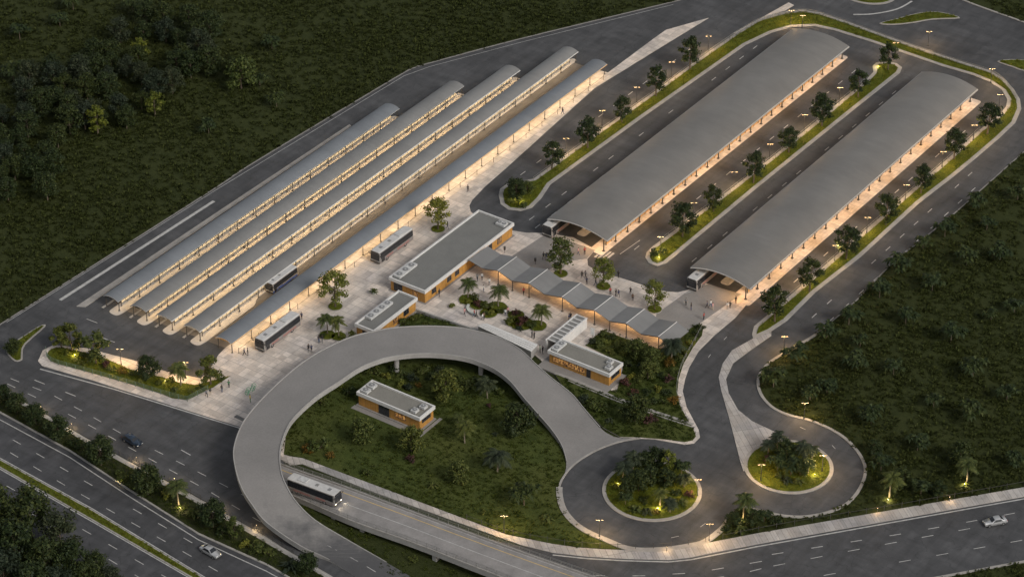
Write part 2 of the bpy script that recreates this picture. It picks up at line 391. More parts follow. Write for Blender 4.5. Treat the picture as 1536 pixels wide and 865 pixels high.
# ================================================================ SETTING: ground, roads, pavements
ZR = .05                       # road surface
mb = MB(); mb.face([(-2200, -1800, 0), (2200, -1800, 0), (2200, 2600, 0), (-2200, 2600, 0)])
structure(mb.build('ground', M['field']))
TERM = PS([(-60, 526), (0, 487), (327, 280), (380, 245), (590, 119), (606, 109), (622, 102), (645, 95), (780, 59), (1023, 0), (1120, -26), (1250, -60), (1400, -60), (1443, 0), (1536, 34), (1640, 72), (1640, 140),
    (1536, 228), (1477, 280), (1420, 330), (1340, 394), (1285, 450), (1250, 480), (1219, 505), (1188, 523), (1157, 542), (1143, 557), (1137, 571), (1139, 589), (1157, 610), (1181, 622), (1216, 631), (1250, 646), (1275, 664), (1292, 686), (1298, 704), (1295, 721), (1285, 740), (1268, 757), (1240, 769), (1205, 775), (1171, 773), (1136, 765), (1113, 761), (1103, 764), (1097, 772), (1086, 790), (1058, 812),
    (1031, 819), (1003, 823), (968, 825), (940, 822), (909, 810), (878, 796), (857, 780), (843, 759), (840, 731), (847, 714), (860, 698), (881, 683), (905, 671), (933, 662), (961, 657), (1000, 640), (1025, 565), (1048, 520), (900, 470), (700, 470), (500, 500), (380, 560), (320, 590), (57, 550), (-60, 575)], ZR)
slab('terminal_road', TERM, ZR, M['asphalt'])
SERV = PS([(-60, 500), (0, 522), (57, 543), (111, 560), (361, 637), (425, 689), (440, 745), (480, 795), (560, 846), (640, 895), (700, 940), (640, 950), (560, 900), (494, 861), (425, 820), (380, 794), (288, 740), (215, 702), (132, 657), (45, 606), (0, 586), (-60, 557)], ZR+.004)
slab('service_road', SERV, ZR+.004, M['asphalt'])
UP = PS([(-60, 588), (0, 620), (104, 677), (194, 736), (298, 802), (400, 848), (440, 871), (520, 912), (420, 930), (305, 866), (139, 765), (0, 689), (-60, 656)], ZR)
slab('highway', UP, ZR, M['asphalt2'])
LOW = PS([(-60, 668), (0, 700), (139, 779), (286, 864), (380, 920), (240, 930), (170, 880), (0, 775), (-60, 742)], ZR)
slab('highway_lower_carriageway', LOW, ZR, M['asphalt2'])
RIGHT = PS([(1640, 722), (1536, 743), (1136, 815), (1037, 835), (1003, 838), (933, 836), (881, 833), (829, 827), (770, 816), (700, 800), (720, 850), (860, 915), (1100, 925), (1240, 900), (1406, 866), (1536, 842), (1640, 822)], ZR+.004)
slab('east_road', RIGHT, ZR+.004, M['asphalt'])

# kerb along the outer field edges of the terminal road
mb = MB()
edge1 = smooth_loop(PS([(-60, 526), (0, 487), (160, 386), (327, 280), (380, 245), (590, 119), (622, 102), (645, 95), (780, 59), (1023, 0), (1120, -26)]), 6, False)
ribbon(mb, edge1, .3, 0, .14, 1)
edge2 = smooth_loop(PS([(1640, 140), (1536, 228), (1477, 280), (1420, 330), (1340, 394), (1285, 450), (1250, 480), (1219, 505), (1188, 523), (1157, 542), (1143, 557), (1137, 571), (1141, 591), (1157, 610), (1181, 622), (1216, 631), (1250, 646), (1275, 664), (1292, 686), (1298, 704), (1295, 721), (1285, 740), (1268, 757), (1240, 769), (1205, 775), (1171, 773), (1136, 765), (1113, 761)]), 4, False)
ribbon(mb, edge2[:28], .25, 0, .12, 1); ribbon(mb, edge2[27:], .6, 0, .2, 0)
edge3 = smooth_loop(PS([(1400, -26), (1443, 0), (1536, 34), (1640, 72)]), 4, False); ribbon(mb, edge3, .5, 0, .18, 0)
edge4 = smooth_loop(PS([(1097, 772), (1086, 790), (1058, 812), (1031, 819), (1003, 823), (968, 825), (940, 822), (909, 810), (878, 796), (857, 780), (843, 759), (839, 731), (847, 713), (860, 698), (881, 683), (905, 671), (933, 662), (961, 657)]), 4, False)
ribbon(mb, edge4[:-24], 1.2, 0, .2, 0); ribbon(mb, edge4[-25:], .35, 0, .22, 0)
edge5 = PS([(1640, 822), (1536, 842), (1406, 866), (1240, 900)]); ribbon(mb, edge5, .5, 0, .18, 0)
structure(mb.build('road_kerb', [M['kerb'], M['deck']]))

# plaza
ZP = .18
PLAZA_PX = [(327, 531), (420, 471), (560, 367), (700, 264), (800, 187), (886, 117), (912, 109), (982, 57), (999, 45), (1063, 27), (999, 66), (892, 132), (760, 251), (727, 280), (708, 300), (704, 308), (706, 317), (713, 324), (735, 334), (770, 346), (790, 349), (817, 349), (860, 356), (893, 374), (881, 388), (882, 398), (899, 409), (926, 415), (954, 424), (982, 433), (1000, 437), (1017, 438), (1035, 434), (1060, 425), (1100, 438), (1118, 443), (1137, 436), (1103, 476), (1072, 502), (1048, 526), (1034, 550), (1028, 567), (1024, 586), (1030, 610), (1041, 631), (1048, 644), (1050, 655), (1041, 664), (1027, 666), (1003, 662), (982, 658), (961, 657), (935, 655), (905, 640), (853, 580), (830, 556), (800, 530), (720, 497), (672, 480), (623, 463), (604, 476), (590, 500), (560, 525), (520, 548), (470, 577), (440, 610), (430, 640), (425, 685), (361, 640), (170, 580), (139, 570), (90, 556), (63, 548), (57, 541), (64, 525), (80, 517), (100, 519), (130, 522), (200, 540), (250, 557), (301, 567), (313, 556)]
PLAZA = PS(PLAZA_PX, ZP)
PLAZA[:6] = [(-34.5, -53.6), (-34.9, -51), (-35.2, -20), (-35.5, 20), (-35.9, 60), (-36.1, 87.2)]
slab('plaza_pavement', PLAZA, ZP, M['paving'], 0, M['kerb'])
# grey lanes laid flush in the plaza in front of the two big roofs
mb = MB(); ZB = ZP+.004
mb.prism(PS([(820, 350), (893, 375), (880, 388), (850, 392), (780, 424), (742, 401)], ZB), ZB, ZB)
mb.prism(PS([(1035, 434), (1062, 426), (1112, 441), (1010, 513), (978, 498), (985, 470)], ZB), ZB, ZB)
structure(mb.build('paving_band', M['band']))
mb = MB()
for k in range(4):
    a = P(893+k*4.6, 385+k*1.9, ZR+.01); mb.bar((a[0], a[1]-.2), (a[0], a[1]+3.6), .5, ZR+.01, ZR+.01)
for pts in ([(881, 400), (899, 412), (926, 418), (954, 427), (982, 436), (1003, 441), (1020, 441), (1036, 437)],):
    stripe(mb, smooth_loop(PS(pts, ZB), 4, False), .18, ZB+.004)
structure(mb.build('crossing_marking', M['line']))

# medians: kerbed slab with planted top
VERGES = []; MED = {}
def median(name, px, grass_px=None, ins=.9, z=.17, sm=0, mat='kerb', zg=.24, gmat='verge'):
    pts = PS(px, z)
    if sm: pts = smooth_loop(pts, sm)
    slab(name, pts, z, M[mat], 0, M['kerb'])
    gp = PS(grass_px, zg) if grass_px else inset(pts, ins)
    slab(name+'_grass', gp, zg, M[gmat], z-.02)
    MED[name] = pts; VERGES.append((gp, zg, gmat)); return pts, gp
M1PX = [(748, 292), (750, 283), (760, 276), (778, 272), (800, 268), (899, 196), (982, 137), (1048, 88), (1100, 52), (1136, 30), (1157, 23), (1181, 17), (1205, 15), (1230, 19), (1275, 34), (1327, 53), (1386, 74), (1441, 92), (1486, 106), (1507, 119), (1521, 134), (1530, 149), (1532, 163), (1523, 184), (1500, 206), (1465, 236), (1431, 264), (1379, 304), (1292, 384), (1223, 438), (1181, 480), (1157, 496), (1130, 508), (1128, 501), (1131, 489), (1150, 473), (1188, 441), (1282, 359), (1351, 299), (1424, 236), (1469, 195), (1497, 174), (1509, 160), (1511, 149), (1503, 135), (1483, 122), (1458, 112), (1413, 99), (1358, 80), (1302, 61), (1250, 45), (1222, 39), (1188, 40), (1157, 49), (1136, 59), (1119, 67), (1048, 117), (968, 173), (899, 223), (826, 276), (812, 297), (798, 311), (781, 316), (762, 314), (751, 306)]
M2PX = [(968, 386), (970, 378), (978, 370), (989, 362), (1086, 291), (1160, 234), (1235, 173), (1300, 119), (1310, 108), (1309, 99), (1314, 94), (1330, 92), (1345, 95), (1353, 101), (1350, 109), (1275, 169), (1136, 281), (1000, 394), (986, 399), (973, 394)]
def inset2(px, dl, dr, z):  # planted part keeps a wider path along the left-hand side
    pts = PS(px, z); q = inset(pts, .85); return q
m1, m1g = median('median_strip', M1PX, None, .95)
m2, m2g = median('median_strip_between_roofs', M2PX, None, .95)
WEDGE = PS([(1157, 503), (1128, 523), (1100, 544), (1089, 568), (1093, 589), (1107, 614), (1128, 631), (1160, 646), (1183, 655), (1172, 670), (1145, 680), (1128, 690), (1120, 703), (1115, 706), (1110, 690), (1103, 662), (1093, 624), (1082, 586), (1078, 565), (1084, 545), (1098, 525), (1130, 507), (1157, 495.5)], .15)
slab('traffic_island', WEDGE, .15, M['walk'], 0, M['kerb'])
def circle(c, r, n=48, ry=None): return [(c[0]+r*math.cos(2*math.pi*i/n), c[1]+(ry or r)*math.sin(2*math.pi*i/n)) for i in range(n)]
RB1, RB2 = P(978, 735, .2), P(1183, 699, .2)
for nm, c, r in (('roundabout_island', RB1, 9.4), ('turning_island', RB2, 8.55)):
    slab(nm, circle(c, r), .2, M['kerb'], 0, M['kerb']); gp = circle(c, r-.75); slab(nm+'_grass', gp, .28, M['verge'], .15); VERGES.append((gp, .28, 'verge'))
SWALK = PS([(1640, 706), (1536, 730), (1136, 799), (1058, 814), (940, 824), (905, 823), (864, 820), (829, 815), (760, 801), (454, 686.5), (436, 684), (420, 679.5), (398, 672), (398, 683), (420, 688), (435, 696.5), (453, 695), (560, 737), (780, 816), (829, 828), (881, 834), (933, 837), (1003, 839), (1037, 835), (1136, 815), (1536, 744), (1640, 725)], .17)
slab('sidewalk', SWALK, .17, M['walk'], -.5, M['kerb'])
median('service_median', [(-60, 557), (0, 586.5), (45, 607), (132, 658), (215, 703), (288, 741), (400, 805), (425, 821), (494, 861), (560, 900), (500, 906), (440, 870), (400, 847), (298, 801), (194, 735), (104, 676), (0, 619), (-60, 586)],
    [(-60, 561), (0, 592), (45, 613), (132, 665), (215, 711), (288, 750), (400, 814), (425, 829), (494, 869), (550, 900), (500, 902), (440, 867), (400, 844), (298, 798), (194, 732), (104, 673), (0, 616), (-60, 583)], gmat='soil', zg=.2)
median('central_reservation', [(-60, 655), (0, 688), (139, 764), (305, 865), (400, 922), (380, 922), (286, 865), (139, 780), (0, 701), (-60, 668)], None, .3, zg=.2)
median('corner_island', [(10, 529), (10, 520), (14, 512), (26, 509), (58, 489), (68, 489), (38, 516), (34, 532), (33, 539), (22, 541)], None, .35, sm=3)
median('grass_island', [(1319, 35), (1345, 28), (1375, 20), (1400, 17.5), (1420, 20), (1440, 27), (1400, 29), (1370, 34), (1340, 37)], None, .35, sm=3)
median('grass_island_at_bend', [(1496, 92), (1515, 89), (1540, 90), (1560, 94), (1560, 106), (1536, 106), (1518, 100)], None, .35, sm=3)
cc = P(1301, -13, .2); slab('round_island', circle(cc, 7.6, 40, 6.4), .2, M['kerb']); gp = circle(cc, 6.9, 40, 5.7); slab('round_island_grass', gp, .27, M['verge'], .1); VERGES.append((gp, .27, 'verge'))
slab('sidewalk_tip', PS([(1100, 50), (1140, 28), (1183, 4), (1191, 8), (1178, 16), (1150, 25), (1128, 36), (1106, 51)], .15), .15, M['paving'], 0, M['kerb'])
slab('kerb_strip', PS([(114.5, 459), (128, 460), (330, 322), (527, 189), (524, 186.5), (330, 315)], .15), .15, M['kerb'], 0)
# planted bed at the western corner
BED = smooth_loop(PS([(71, 530), (77, 523), (88, 521), (105, 523), (158, 537), (194, 553), (243, 565), (292, 577), (346, 563), (281, 599), (240, 589), (205, 578), (160, 565), (121, 554), (84, 544), (73, 538)], .28), 2)
slab('planted_bed', BED, .28, M['verge'], .1, M['kerb']); VERGES.append((BED, .28, 'verge'))
# gardens
LAWN = PS([(420, 679), (454, 686), (560, 726), (760, 800), (829, 814.5), (864, 819.5), (905, 822), (936, 822.5), (909, 811), (878, 797), (857, 781), (842, 759), (838, 731), (846, 712), (850, 695), (840, 660), (800, 605), (772, 562), (735, 535), (672, 515), (610, 510), (560, 520), (520, 545), (470, 577), (440, 610), (430, 640)], .05)
slab('lawn', LAWN, .06, M['lawn'], -.1)
GARD = PS([(843, 577), (905, 641), (930, 654.5), (961, 655.5), (1003, 659), (1027, 662.5), (1039, 660), (1044, 654), (1041, 645), (1034, 633), (1022, 612), (1016, 590), (1018, 568), (1025, 546), (1040, 520), (1053, 503), (1055, 491), (1048, 487), (1037, 491), (1015, 512), (1000, 521), (985, 522), (940, 508), (905, 495), (890, 506), (879, 518), (936, 546), (925, 588), (826, 551)], ZP+.1)
slab('garden', GARD, ZP+.1, M['lawn'], .1, M['kerb'])
G2 = PS([(628, 471), (672, 484), (720, 500), (760, 515), (720, 520), (640, 520), (595, 510), (598, 490), (608, 478)], .1)
slab('garden_strip', G2, .1, M['lawn'], -.1)
mb = MB()
ribbon(mb, PS([(832, 559), (853, 566), (926, 597), (985, 618), (1040, 636)], ZP+.12), .7, .1, ZP+.16)
ribbon(mb, PS([(852, 571), (925, 601.5), (985, 623), (1041, 641)], ZP+.12), .25, .1, ZP+.25)
structure(mb.build('garden_path', M['kerb']))
FIELD_W = PS([(-90, 545), (0, 486), (327, 279), (380, 244), (606, 108), (645, 94), (780, 58), (1023, -1), (1120, -27), (1150, -120), (-90, -120)])
FIELD_E = PS([(1640, 142), (1536, 229), (1477, 281), (1420, 331), (1340, 395), (1285, 451), (1219, 506), (1157, 543), (1145, 558), (1139, 572), (1142, 589), (1159, 609), (1181, 621), (1216, 630), (1250, 645), (1277, 663), (1294, 686), (1300, 704), (1297, 721), (1287, 741), (1268, 759), (1240, 771), (1205, 776), (1171, 774), (1136, 766), (1113, 762), (1104, 765), (1098, 773), (1087, 791), (1065, 811), (1136, 798), (1536, 729), (1640, 704)])
FIELD_NE = PS([(1400, -28), (1443, -1), (1536, 33), (1640, 71), (1640, -80), (1420, -80)])
FIELD_SE = PS([(1640, 824), (1536, 843), (1406, 867), (1300, 890), (1640, 930)])
FIELD_SW = PS([(-60, 745), (0, 777), (170, 882), (200, 920), (-60, 920)])
FIELD_S = PS([(430, 745), (480, 796), (560, 847), (640, 896), (760, 940), (800, 900), (700, 850), (600, 800), (500, 755)])

# ---------------------------------------------------------------- painted lines
mb = MB(); z = ZR+.006
stripe(mb, PS([(90, 450), (321, 301.5)], z), .75, z)
for off in (2,): stripe(mb, [(x, y) for x, y in PS([(10, 483), (327, 283), (606, 114), (645, 100), (780, 64), (1010, 7)], z)], .12, z)
# dashed lanes beside the big roofs
for x, y0, y1, s in ((-12.2, 24, 124, 0), (-9.3, 20, 120, 2), (12.8, 26, 122, 1), (25.3, 28, 122, 2), (46.9, 22, 116, 1), (56.6, 20, 100, 0), (60.2, 24, 96, 3), (-24.4, 30, 112, 2), (-37.8, -40, 84, 1)):
    dashes(mb, [(x, y0), (x+.3, y1)], 1.9, 4.3, .2, z, s, 0, .12)
dashes(mb, smooth_loop(PS([(1090, 505), (1060, 540), (1052, 580), (1065, 625), (1075, 655)], z), 6, False), 1.2, 6, .12, z, 0, 0, .45)
dashes(mb, smooth_loop(PS([(905, 785), (945, 805), (990, 808), (1040, 796), (1080, 766)], z), 6, False), 1.5, 5, .12, z, 1, 0, .4)
dashes(mb, smooth_loop(PS([(1200, 640), (1240, 660), (1264, 690), (1262, 720), (1235, 748), (1190, 757)], z), 6, False), 1.3, 7, .12, z, 0, 0, .4)
for a, b in (((150, 505), (172, 513)), ((215, 541), (232, 549)), ((938, 317), (1000, 272)), ((930, 381), (960, 360)), ((130, 478), (146, 484))):
    stripe(mb, PS([a, b], z), .16, z)
stripe(mb, smooth_loop(PS([(1280, 22), (1310, 21), (1345, 14), (1368, 2)], z), 5, False), .5, z)
stripe(mb, PS([(60, 553), (170, 583), (361, 642)], ZR+.01), .3, ZR+.012)
structure(mb.build('terminal_lane_marking', M['line']))
mb = MB(); z = ZR+.01
def lane(pts, ln, gap, st=0, w=.155, skip=.12): dashes(mb, PS(pts, z), ln, gap, w, z, st, 0, skip)
lane([(14, 656), (141, 729), (340, 843), (420, 890)], 2.3, 4.4, 1); lane([(5, 672), (97, 727), (226, 799), (330, 858), (400, 897)], 2.3, 4.4, 2)
lane([(10, 728), (127, 795), (240, 860), (300, 893)], 2.3, 4.6, 0); lane([(0, 742), (110, 806), (230, 878)], 2.3, 4.6, 2)
stripe(mb, PS([(-60, 597), (0, 629), (104, 685), (194, 744), (298, 809), (400, 856), (440, 878)], z), .22, z)
for off in ((-60, 653.5), (0, 686.5), (139, 762.5), (305, 863.5), (400, 920)), ((-60, 670), (0, 703), (139, 782), (286, 867), (380, 924)): stripe(mb, PS(off, z), .22, z)
lane([(10, 565), (77, 591), (129, 619), (177, 647), (267, 692), (330, 724), (392, 756), (500, 815)], 2.2, 3.4, 1); lane([(0, 570), (61, 599), (137, 639), (216, 683), (310, 734), (372, 771), (470, 828)], 2.2, 3.4, 2)
lane([(40, 565), (140, 604), (200, 634), (300, 690)], 2.6, 5.2, 2, .2, .2)
stripe(mb, PS([(-60, 560), (0, 589.5), (45, 609.5), (132, 660), (215, 705), (400, 808), (494, 864)], .185), .12, .185)
structure(mb.build('highway_lane_marking', M['line']))
mb = MB(); z = ZR+.01
lane([(1160, 848), (1267, 827), (1384, 805), (1536, 777)], 2.3, 5.0, 0, .16); lane([(1220, 865), (1310, 849), (1440, 826), (1536, 809)], 2.3, 5, 2, .16)
lane([(1150, 832), (1213, 822), (1352, 800), (1480, 777), (1536, 766)], 2.2, 5.4, 1, .18, .15); lane([(880, 862), (960, 863), (1045, 858), (1160, 838)], 2.3, 5, 1, .18); lane([(1060, 868), (1110, 860), (1150, 850)], 2.3, 5, 1, .18)
stripe(mb, PS([(1640, 729), (1536, 747.5), (1136, 819), (1037, 838.5), (1003, 842), (933, 840), (881, 837), (829, 831.5)], z), .3, z)
structure(mb.build('east_lane_marking', M['line']))
# ================================================================ LIGHT helpers
WARM = (1.0, .69, .34); AMB = (1.0, .52, .17); LAMPC = (1.0, .64, .29)
E_CAN, E_BIG, E_LAMP, E_SPOT = 56.0, 98.0, 820.0, 66.0
def area(parent, loc, sx, sy, power, col=WARM, name='area_light'):
    ld = bpy.data.lights.new(name, 'AREA'); ld.shape = 'RECTANGLE'; ld.size = sx; ld.size_y = sy; ld.energy = power; ld.color = col
    o = link(bpy.data.objects.new(name, ld), parent); o.location = loc; return o
_pts = {}
def point(parent, loc, power, col=LAMPC, r=.12, name='lamp_light'):
    key = (power, col, r)
    if key not in _pts:
        ld = bpy.data.lights.new(name, 'POINT'); ld.energy = power; ld.color = col; ld.shadow_soft_size = r; _pts[key] = ld
    o = link(bpy.data.objects.new(name, _pts[key]), parent); o.location = loc; return o

# ================================================================ BUS PLATFORM CANOPIES
EAVE = 2.75
def arch_shell(mb, x0, x1, y0, y1, ze, rise, th, n=10, ny=1, mi=0, ms=1, crown=0.0):
    xs = [x0+(x1-x0)*i/n for i in range(n+1)]; c, hw = (x0+x1)/2, (x1-x0)/2
    zs = [ze+rise*(1-((x-c)/hw)**2) for x in xs]
    for i in range(n):
        mb.face([(xs[i], y0, zs[i]), (xs[i+1], y0, zs[i+1]), (xs[i+1], y1, zs[i+1]), (xs[i], y1, zs[i])], mi)
        mb.face([(xs[i], y1, zs[i]-th), (xs[i+1], y1, zs[i+1]-th), (xs[i+1], y0, zs[i+1]-th), (xs[i], y0, zs[i]-th)], ms)
        mb.face([(xs[i], y0, zs[i]-th), (xs[i+1], y0, zs[i+1]-th), (xs[i+1], y0, zs[i+1]), (xs[i], y0, zs[i])], ms)
        mb.face([(xs[i+1], y1, zs[i+1]-th), (xs[i], y1, zs[i]-th), (xs[i], y1, zs[i]), (xs[i+1], y1, zs[i+1])], ms)
    mb.face([(x0, y1, ze-th), (x0, y0, ze-th), (x0, y0, ze), (x0, y1, ze)], ms)
    mb.face([(x1, y0, ze-th), (x1, y1, ze-th), (x1, y1, ze), (x1, y0, ze)], ms)
mbc = MB(); mbc.tube((0, 0, 0), (0, 0, EAVE-.13), .085, .085, 8); mbc.box(-.16, .16, -.16, .16, 0, .12)
COLM = mbc.mesh('canopy_column', [M['steel']])
CAN = [(-60.95, -53.7, -60.9, 42.6), (-53.9, -53.2, -54.9, 59.5), (-47.4, -52.8, -48.6, 73.0), (-40.3, -52.5, -42.5, 88.1), (-32.3, -52.1, -33.6, 86.9)]
CLAB = ['shortest arched grey bus canopy, outermost beside the dark field', 'second arched bus canopy from the dark field, beside the outermost one', 'middle one of the five parallel arched grey bus canopies',
        'longest arched grey bus canopy with the blue bus stopped at it', 'bluish grey arched bus canopy open to the pale plaza']
for ci, (xn, yn, xf, yf) in enumerate(CAN):
    ln = math.hypot(xf-xn, yf-yn); rz = -math.atan2(xf-xn, yf-yn)
    t = thing('platform_canopy', CLAB[ci], 'bus canopy', (xn, yn, 0), rz, 'arched canopies over the bus platforms')
    zb = ZP if ci == 4 else .2
    mb = MB(); arch_shell(mb, -4.1, 0, 0, ln, EAVE, .55, .10); mb.build('roof', [M['canroof_blue' if ci in (0, 4) else 'canroof'], M['white']], t)
    mb = MB()
    for x in (-.04, -4.08): mb.box(x-.09, x+.09, -.02, ln+.02, EAVE-.2, EAVE-.08)
    nb = int(ln/3.2)
    for k in range(nb+1):
        y = .3+(ln-.6)*k/nb; mb.box(-3.95, -.15, y-.06, y+.06, EAVE-.1, EAVE+.06)
    mb.build('roof_frame', [M['amber'] if ci == 4 else M['white'] if ci >= 2 else M['steel']], t)
    nc = int(ln/6.3)
    for k in range(nc+1):
        y = .5+(ln-1.0)*k/nc
        for x in (-.32, -3.8):
            o = link(bpy.data.objects.new('column', COLM), t); o.location = (x, y, zb if x > -1 or ci == 4 else ZR)
    if ci < 4:   # waist-high lit screen with dark mullions behind the benches
        mb = MB(); mb.box(-1.03, -.97, 2, ln-2, zb+.8, zb+1.62, 0)
        q = 2.0
        while q < ln-2: mb.box(-1.06, -.94, q-.045, q+.045, zb if int(q/1.3) % 3 == 1 else zb+.72, zb+1.7, 1); q += 1.3
        mb.box(-1.07, -.93, 2, ln-2, zb+1.62, zb+1.7, 1); mb.box(-1.07, -.93, 2, ln-2, zb+.72, zb+.8, 1)
        mb.build('windscreen', [M['screen'], M['steel']], t)
        mb = MB(); q = 4; mb.box(-.22, .22, 0, 1.9, .38, .46); mb.box(-.17, .17, .2, .3, 0, .40); mb.box(-.17, .17, 1.6, 1.7, 0, .40); SEAT = mb.mesh('platform_seat', [M['steel']])
        while q < ln-5: o = link(bpy.data.objects.new('seat', SEAT), t); o.location = (-1.5, q, zb); q += 7.3
    mb = MB(); q = 1.5
    while q < ln-3: mb.box(-.66, -.54, q, q+2.4, EAVE-.04, EAVE+.01); q += 3.6
    mb.build('tube_light', [M['tube']], t)
    nl = max(1, round(ln/12.5)); seg = ln/nl
    for k in range(nl): area(t, (-.6, seg*(k+.5), EAVE-.08), .3, seg-.6, E_CAN*seg/12*(1.25 if ci in (1, 2) else .8 if ci == 0 else .95))
    if ci == 4:
        for k in range(nl): area(t, (-.45, seg*(k+.5), EAVE-.25), .25, seg-.6, E_CAN*seg/12*.75).rotation_euler = (0, rad(28), 0)
    if ci < 4:
        mb = MB(); pl = round_corners([(xn-2.05, yn-1.1), (xn+.5, yn-1.3), (xn+.85, yn+1.2)]+([(xn+.55, -35.5), (xn-.75, -33.5), (xf+.2, 20), (xf-.4, yf+.4)] if ci == 3 else [(xf+.85, yf+.4)])+[(xf-2.05, yf+.4)], 1.0)
        mb.prism(pl, 0, .2, 0, 1)
        structure(mb.build('bus_platform', [M['platform'], M['kerb']]))
        mb = MB(); mb.bar((xn-4.0, yn-.6), (xf-4.0, yf), .5, 0, .14); structure(mb.build('platform_kerb', [M['kerb']]))

mb = MB()
for i in range(4):
    a, b = CAN[i], CAN[i+1]; mb.face([(a[0]-.9, a[1]+1.2, ZR+.004), (b[0]-2.2, b[1]+1.2, ZR+.004), (b[2]-2.2, a[3]-1, ZR+.004), (a[2]-.9, a[3]-1, ZR+.004)])
structure(mb.build('bus_lane', [M['lane']]))
# ================================================================ BIG VAULTED ROOFS
for ri, (x0, x1, y0, y1) in enumerate([(-6.0, 9.1, 22.0, 125.4), (29.1, 43.3, 23.4, 124.5)]):
    W_ = x1-x0; ln = y1-y0
    t = thing('terminal_roof', ['vast grey vaulted bus terminal roof nearer the row of bus canopies', 'vast grey vaulted bus terminal roof beside the eastern field'][ri], 'terminal roof', (x0, y0, 0), 0, 'vaulted terminal roofs')
    ze = 3.6
    mb = MB(); arch_shell(mb, 0, W_, 0, ln, ze, 1.3, .28, 18); o = mb.build('roof', [M['bigroof'], M['white']], t)
    mb = MB(); mb.box(W_-.02, W_+.14, -.05, ln+.05, ze-.33, ze-.1); mb.box(-.22, .02, -.05, ln+.05, ze-.36, ze-.12); mb.build('gutter', [M['gutter']], t)
    mb = MB(); n = int(ln/6)
    for k in range(n+1):
        y = .6+(ln-1.2)*k/n; pr = [(.5+(W_-1)*i/8) for i in range(9)]
        for i in range(8):
            za, zb_ = [ze+1.3*(1-((x-W_/2)/(W_/2))**2)-.5 for x in pr[i:i+2]]
            mb.tube((pr[i], y, za), (pr[i+1], y, zb_), .09, .09, 4)
    mb.build('arch_rib', [M['steel']], t)
    m_ = MB(); m_.tube((0, 0, 0), (0, 0, ze-.25), .15, .12, 8); m_.box(-.25, .25, -.25, .25, 0, .15); CM = m_.mesh('roof_column', [M['steel']])
    n = int(ln/4.6)
    for k in range(n+1):
        for x in (W_-1.25,):
            o = link(bpy.data.objects.new('column', CM), t); o.location = (x, .7+(ln-1.4)*k/n, .16)
    for k in range(0, n+1, 2):
        o = link(bpy.data.objects.new('column', CM), t); o.location = (.6, .7+(ln-1.4)*k/n, ZR)
    mb = MB(); q = 3.0                         # amber guard panels along the platform under the eave
    while q < ln-3: mb.box(W_-2.15, W_-2.05, q, q+1.75, .3, 1.3, 0); mb.box(W_-2.2, W_-2.0, q-.14, q, .16, 1.55, 1); q += 1.9
    mb.box(W_-2.17, W_-2.03, 3, ln-3, 1.3, 1.38, 1)
    mb.build('guard_panel', [M['amber'], M['steel']], t)
    mb = MB(); q = 2.0
    while q < ln-3: mb.box(W_-1.75, W_-1.6, q, q+1.6, ze-.12, ze-.06); q += 4.6
    mb.build('tube_light', [M['tube']], t)
    nl = 9; seg = ln/nl
    for k in range(nl): area(t, (W_-1.1, seg*(k+.5), ze-.15), .3, seg-1, E_BIG*seg/12, AMB)
    for k in range(0, nl, 4): area(t, (W_*.45, seg*(k+.5), ze+.6), .3, seg-3, E_BIG*.35, WARM)
    area(t, (W_-3.2, .7, ze-.1), 3.4, .3, E_BIG*1.1, AMB).rotation_euler = (rad(-38), 0, 0)
    slab('roof_platform', round_corners([(x1-4.2, y0-.6), (x1+(-.6 if ri == 0 else .6), y0-1.2), (x1+(-.4 if ri == 0 else .9), y1+1), (x1-4.2, y1+1)], .8), .16, M['paving'], 0, M['kerb'])
    slab('inner_platform', round_corners([(x0+5.2, y0+3), (x0+7.4, y0+3), (x0+7.4, y1-2), (x0+5.2, y1-2)], .8), .16, M['paving'], 0, M['kerb'])

# ================================================================ FLAT-ROOFED BUILDINGS
def window(parent, face, a0, a1, z0, z1, pos, mat='darkglass', mull=2, name='window'):
    """framed window proud of a wall; face 'S' = toward -y at y=pos, 'E' = toward +x at x=pos"""
    def bx(mb, u0, u1, w0, w1, d0, d1, mi=0):
        if face == 'S': mb.box(u0, u1, pos-d1, pos-d0, w0, w1, mi)
        else: mb.box(pos+d0, pos+d1, u0, u1, w0, w1, mi)
    mb = MB(); f = .07
    bx(mb, a0, a1, z0, z0+f, -.02, .06); bx(mb, a0, a1, z1-f, z1, -.02, .06)
    for k in range(mull+1):
        u = a0+(a1-a0-f)*k/mull; bx(mb, u, u+f, z0+f, z1-f, -.02, .055)
    o = mb.build(name, [M['steel']], parent)
    mb = MB(); bx(mb, a0+f*.5, a1-f*.5, z0+f*.5, z1-f*.5, -.01, .02); mb.build('pane', [M[mat]], o); return o
def building(name, label, x0, x1, y0, y1, h, roofm='flatroof', over=.3, band=.75):
    t = thing(name, label, 'building', (0, 0, 0))
    mb = MB(); mb.box(x0+over, x1-over, y0+over, y1-over, 0, h-band+.02, 0); mb.build('wall', [M['orange']], t)
    mb = MB(); e = .32
    mb.box(x0, x1, y0, y0+e, h-band, h); mb.box(x0, x1, y1-e, y1, h-band, h); mb.box(x0, x0+e, y0+e, y1-e, h-band, h); mb.box(x1-e, x1, y0+e, y1-e, h-band, h)
    mb.build('parapet', [M['white']], t)
    mb = MB(); mb.box(x0+e, x1-e, y0+e, y1-e, h-band, h-.35); mb.build('roof', [M[roofm]], t)
    mb = MB(); mb.box(x0-.15, x1+.15, y0-.15, y1+.15, 0, ZP+.02) ; mb.build('base', [M['band']], t)
    return t
b1 = building('station_building', 'long grey-roofed main building with white parapet and ochre walls', -20.5, -11.15, -15.3, 16.8, 3.4)
for y in (-12.6, -7.2, -4.4): window(b1, 'E', y, y+1.5, 1.0, 2.2, -11.45)
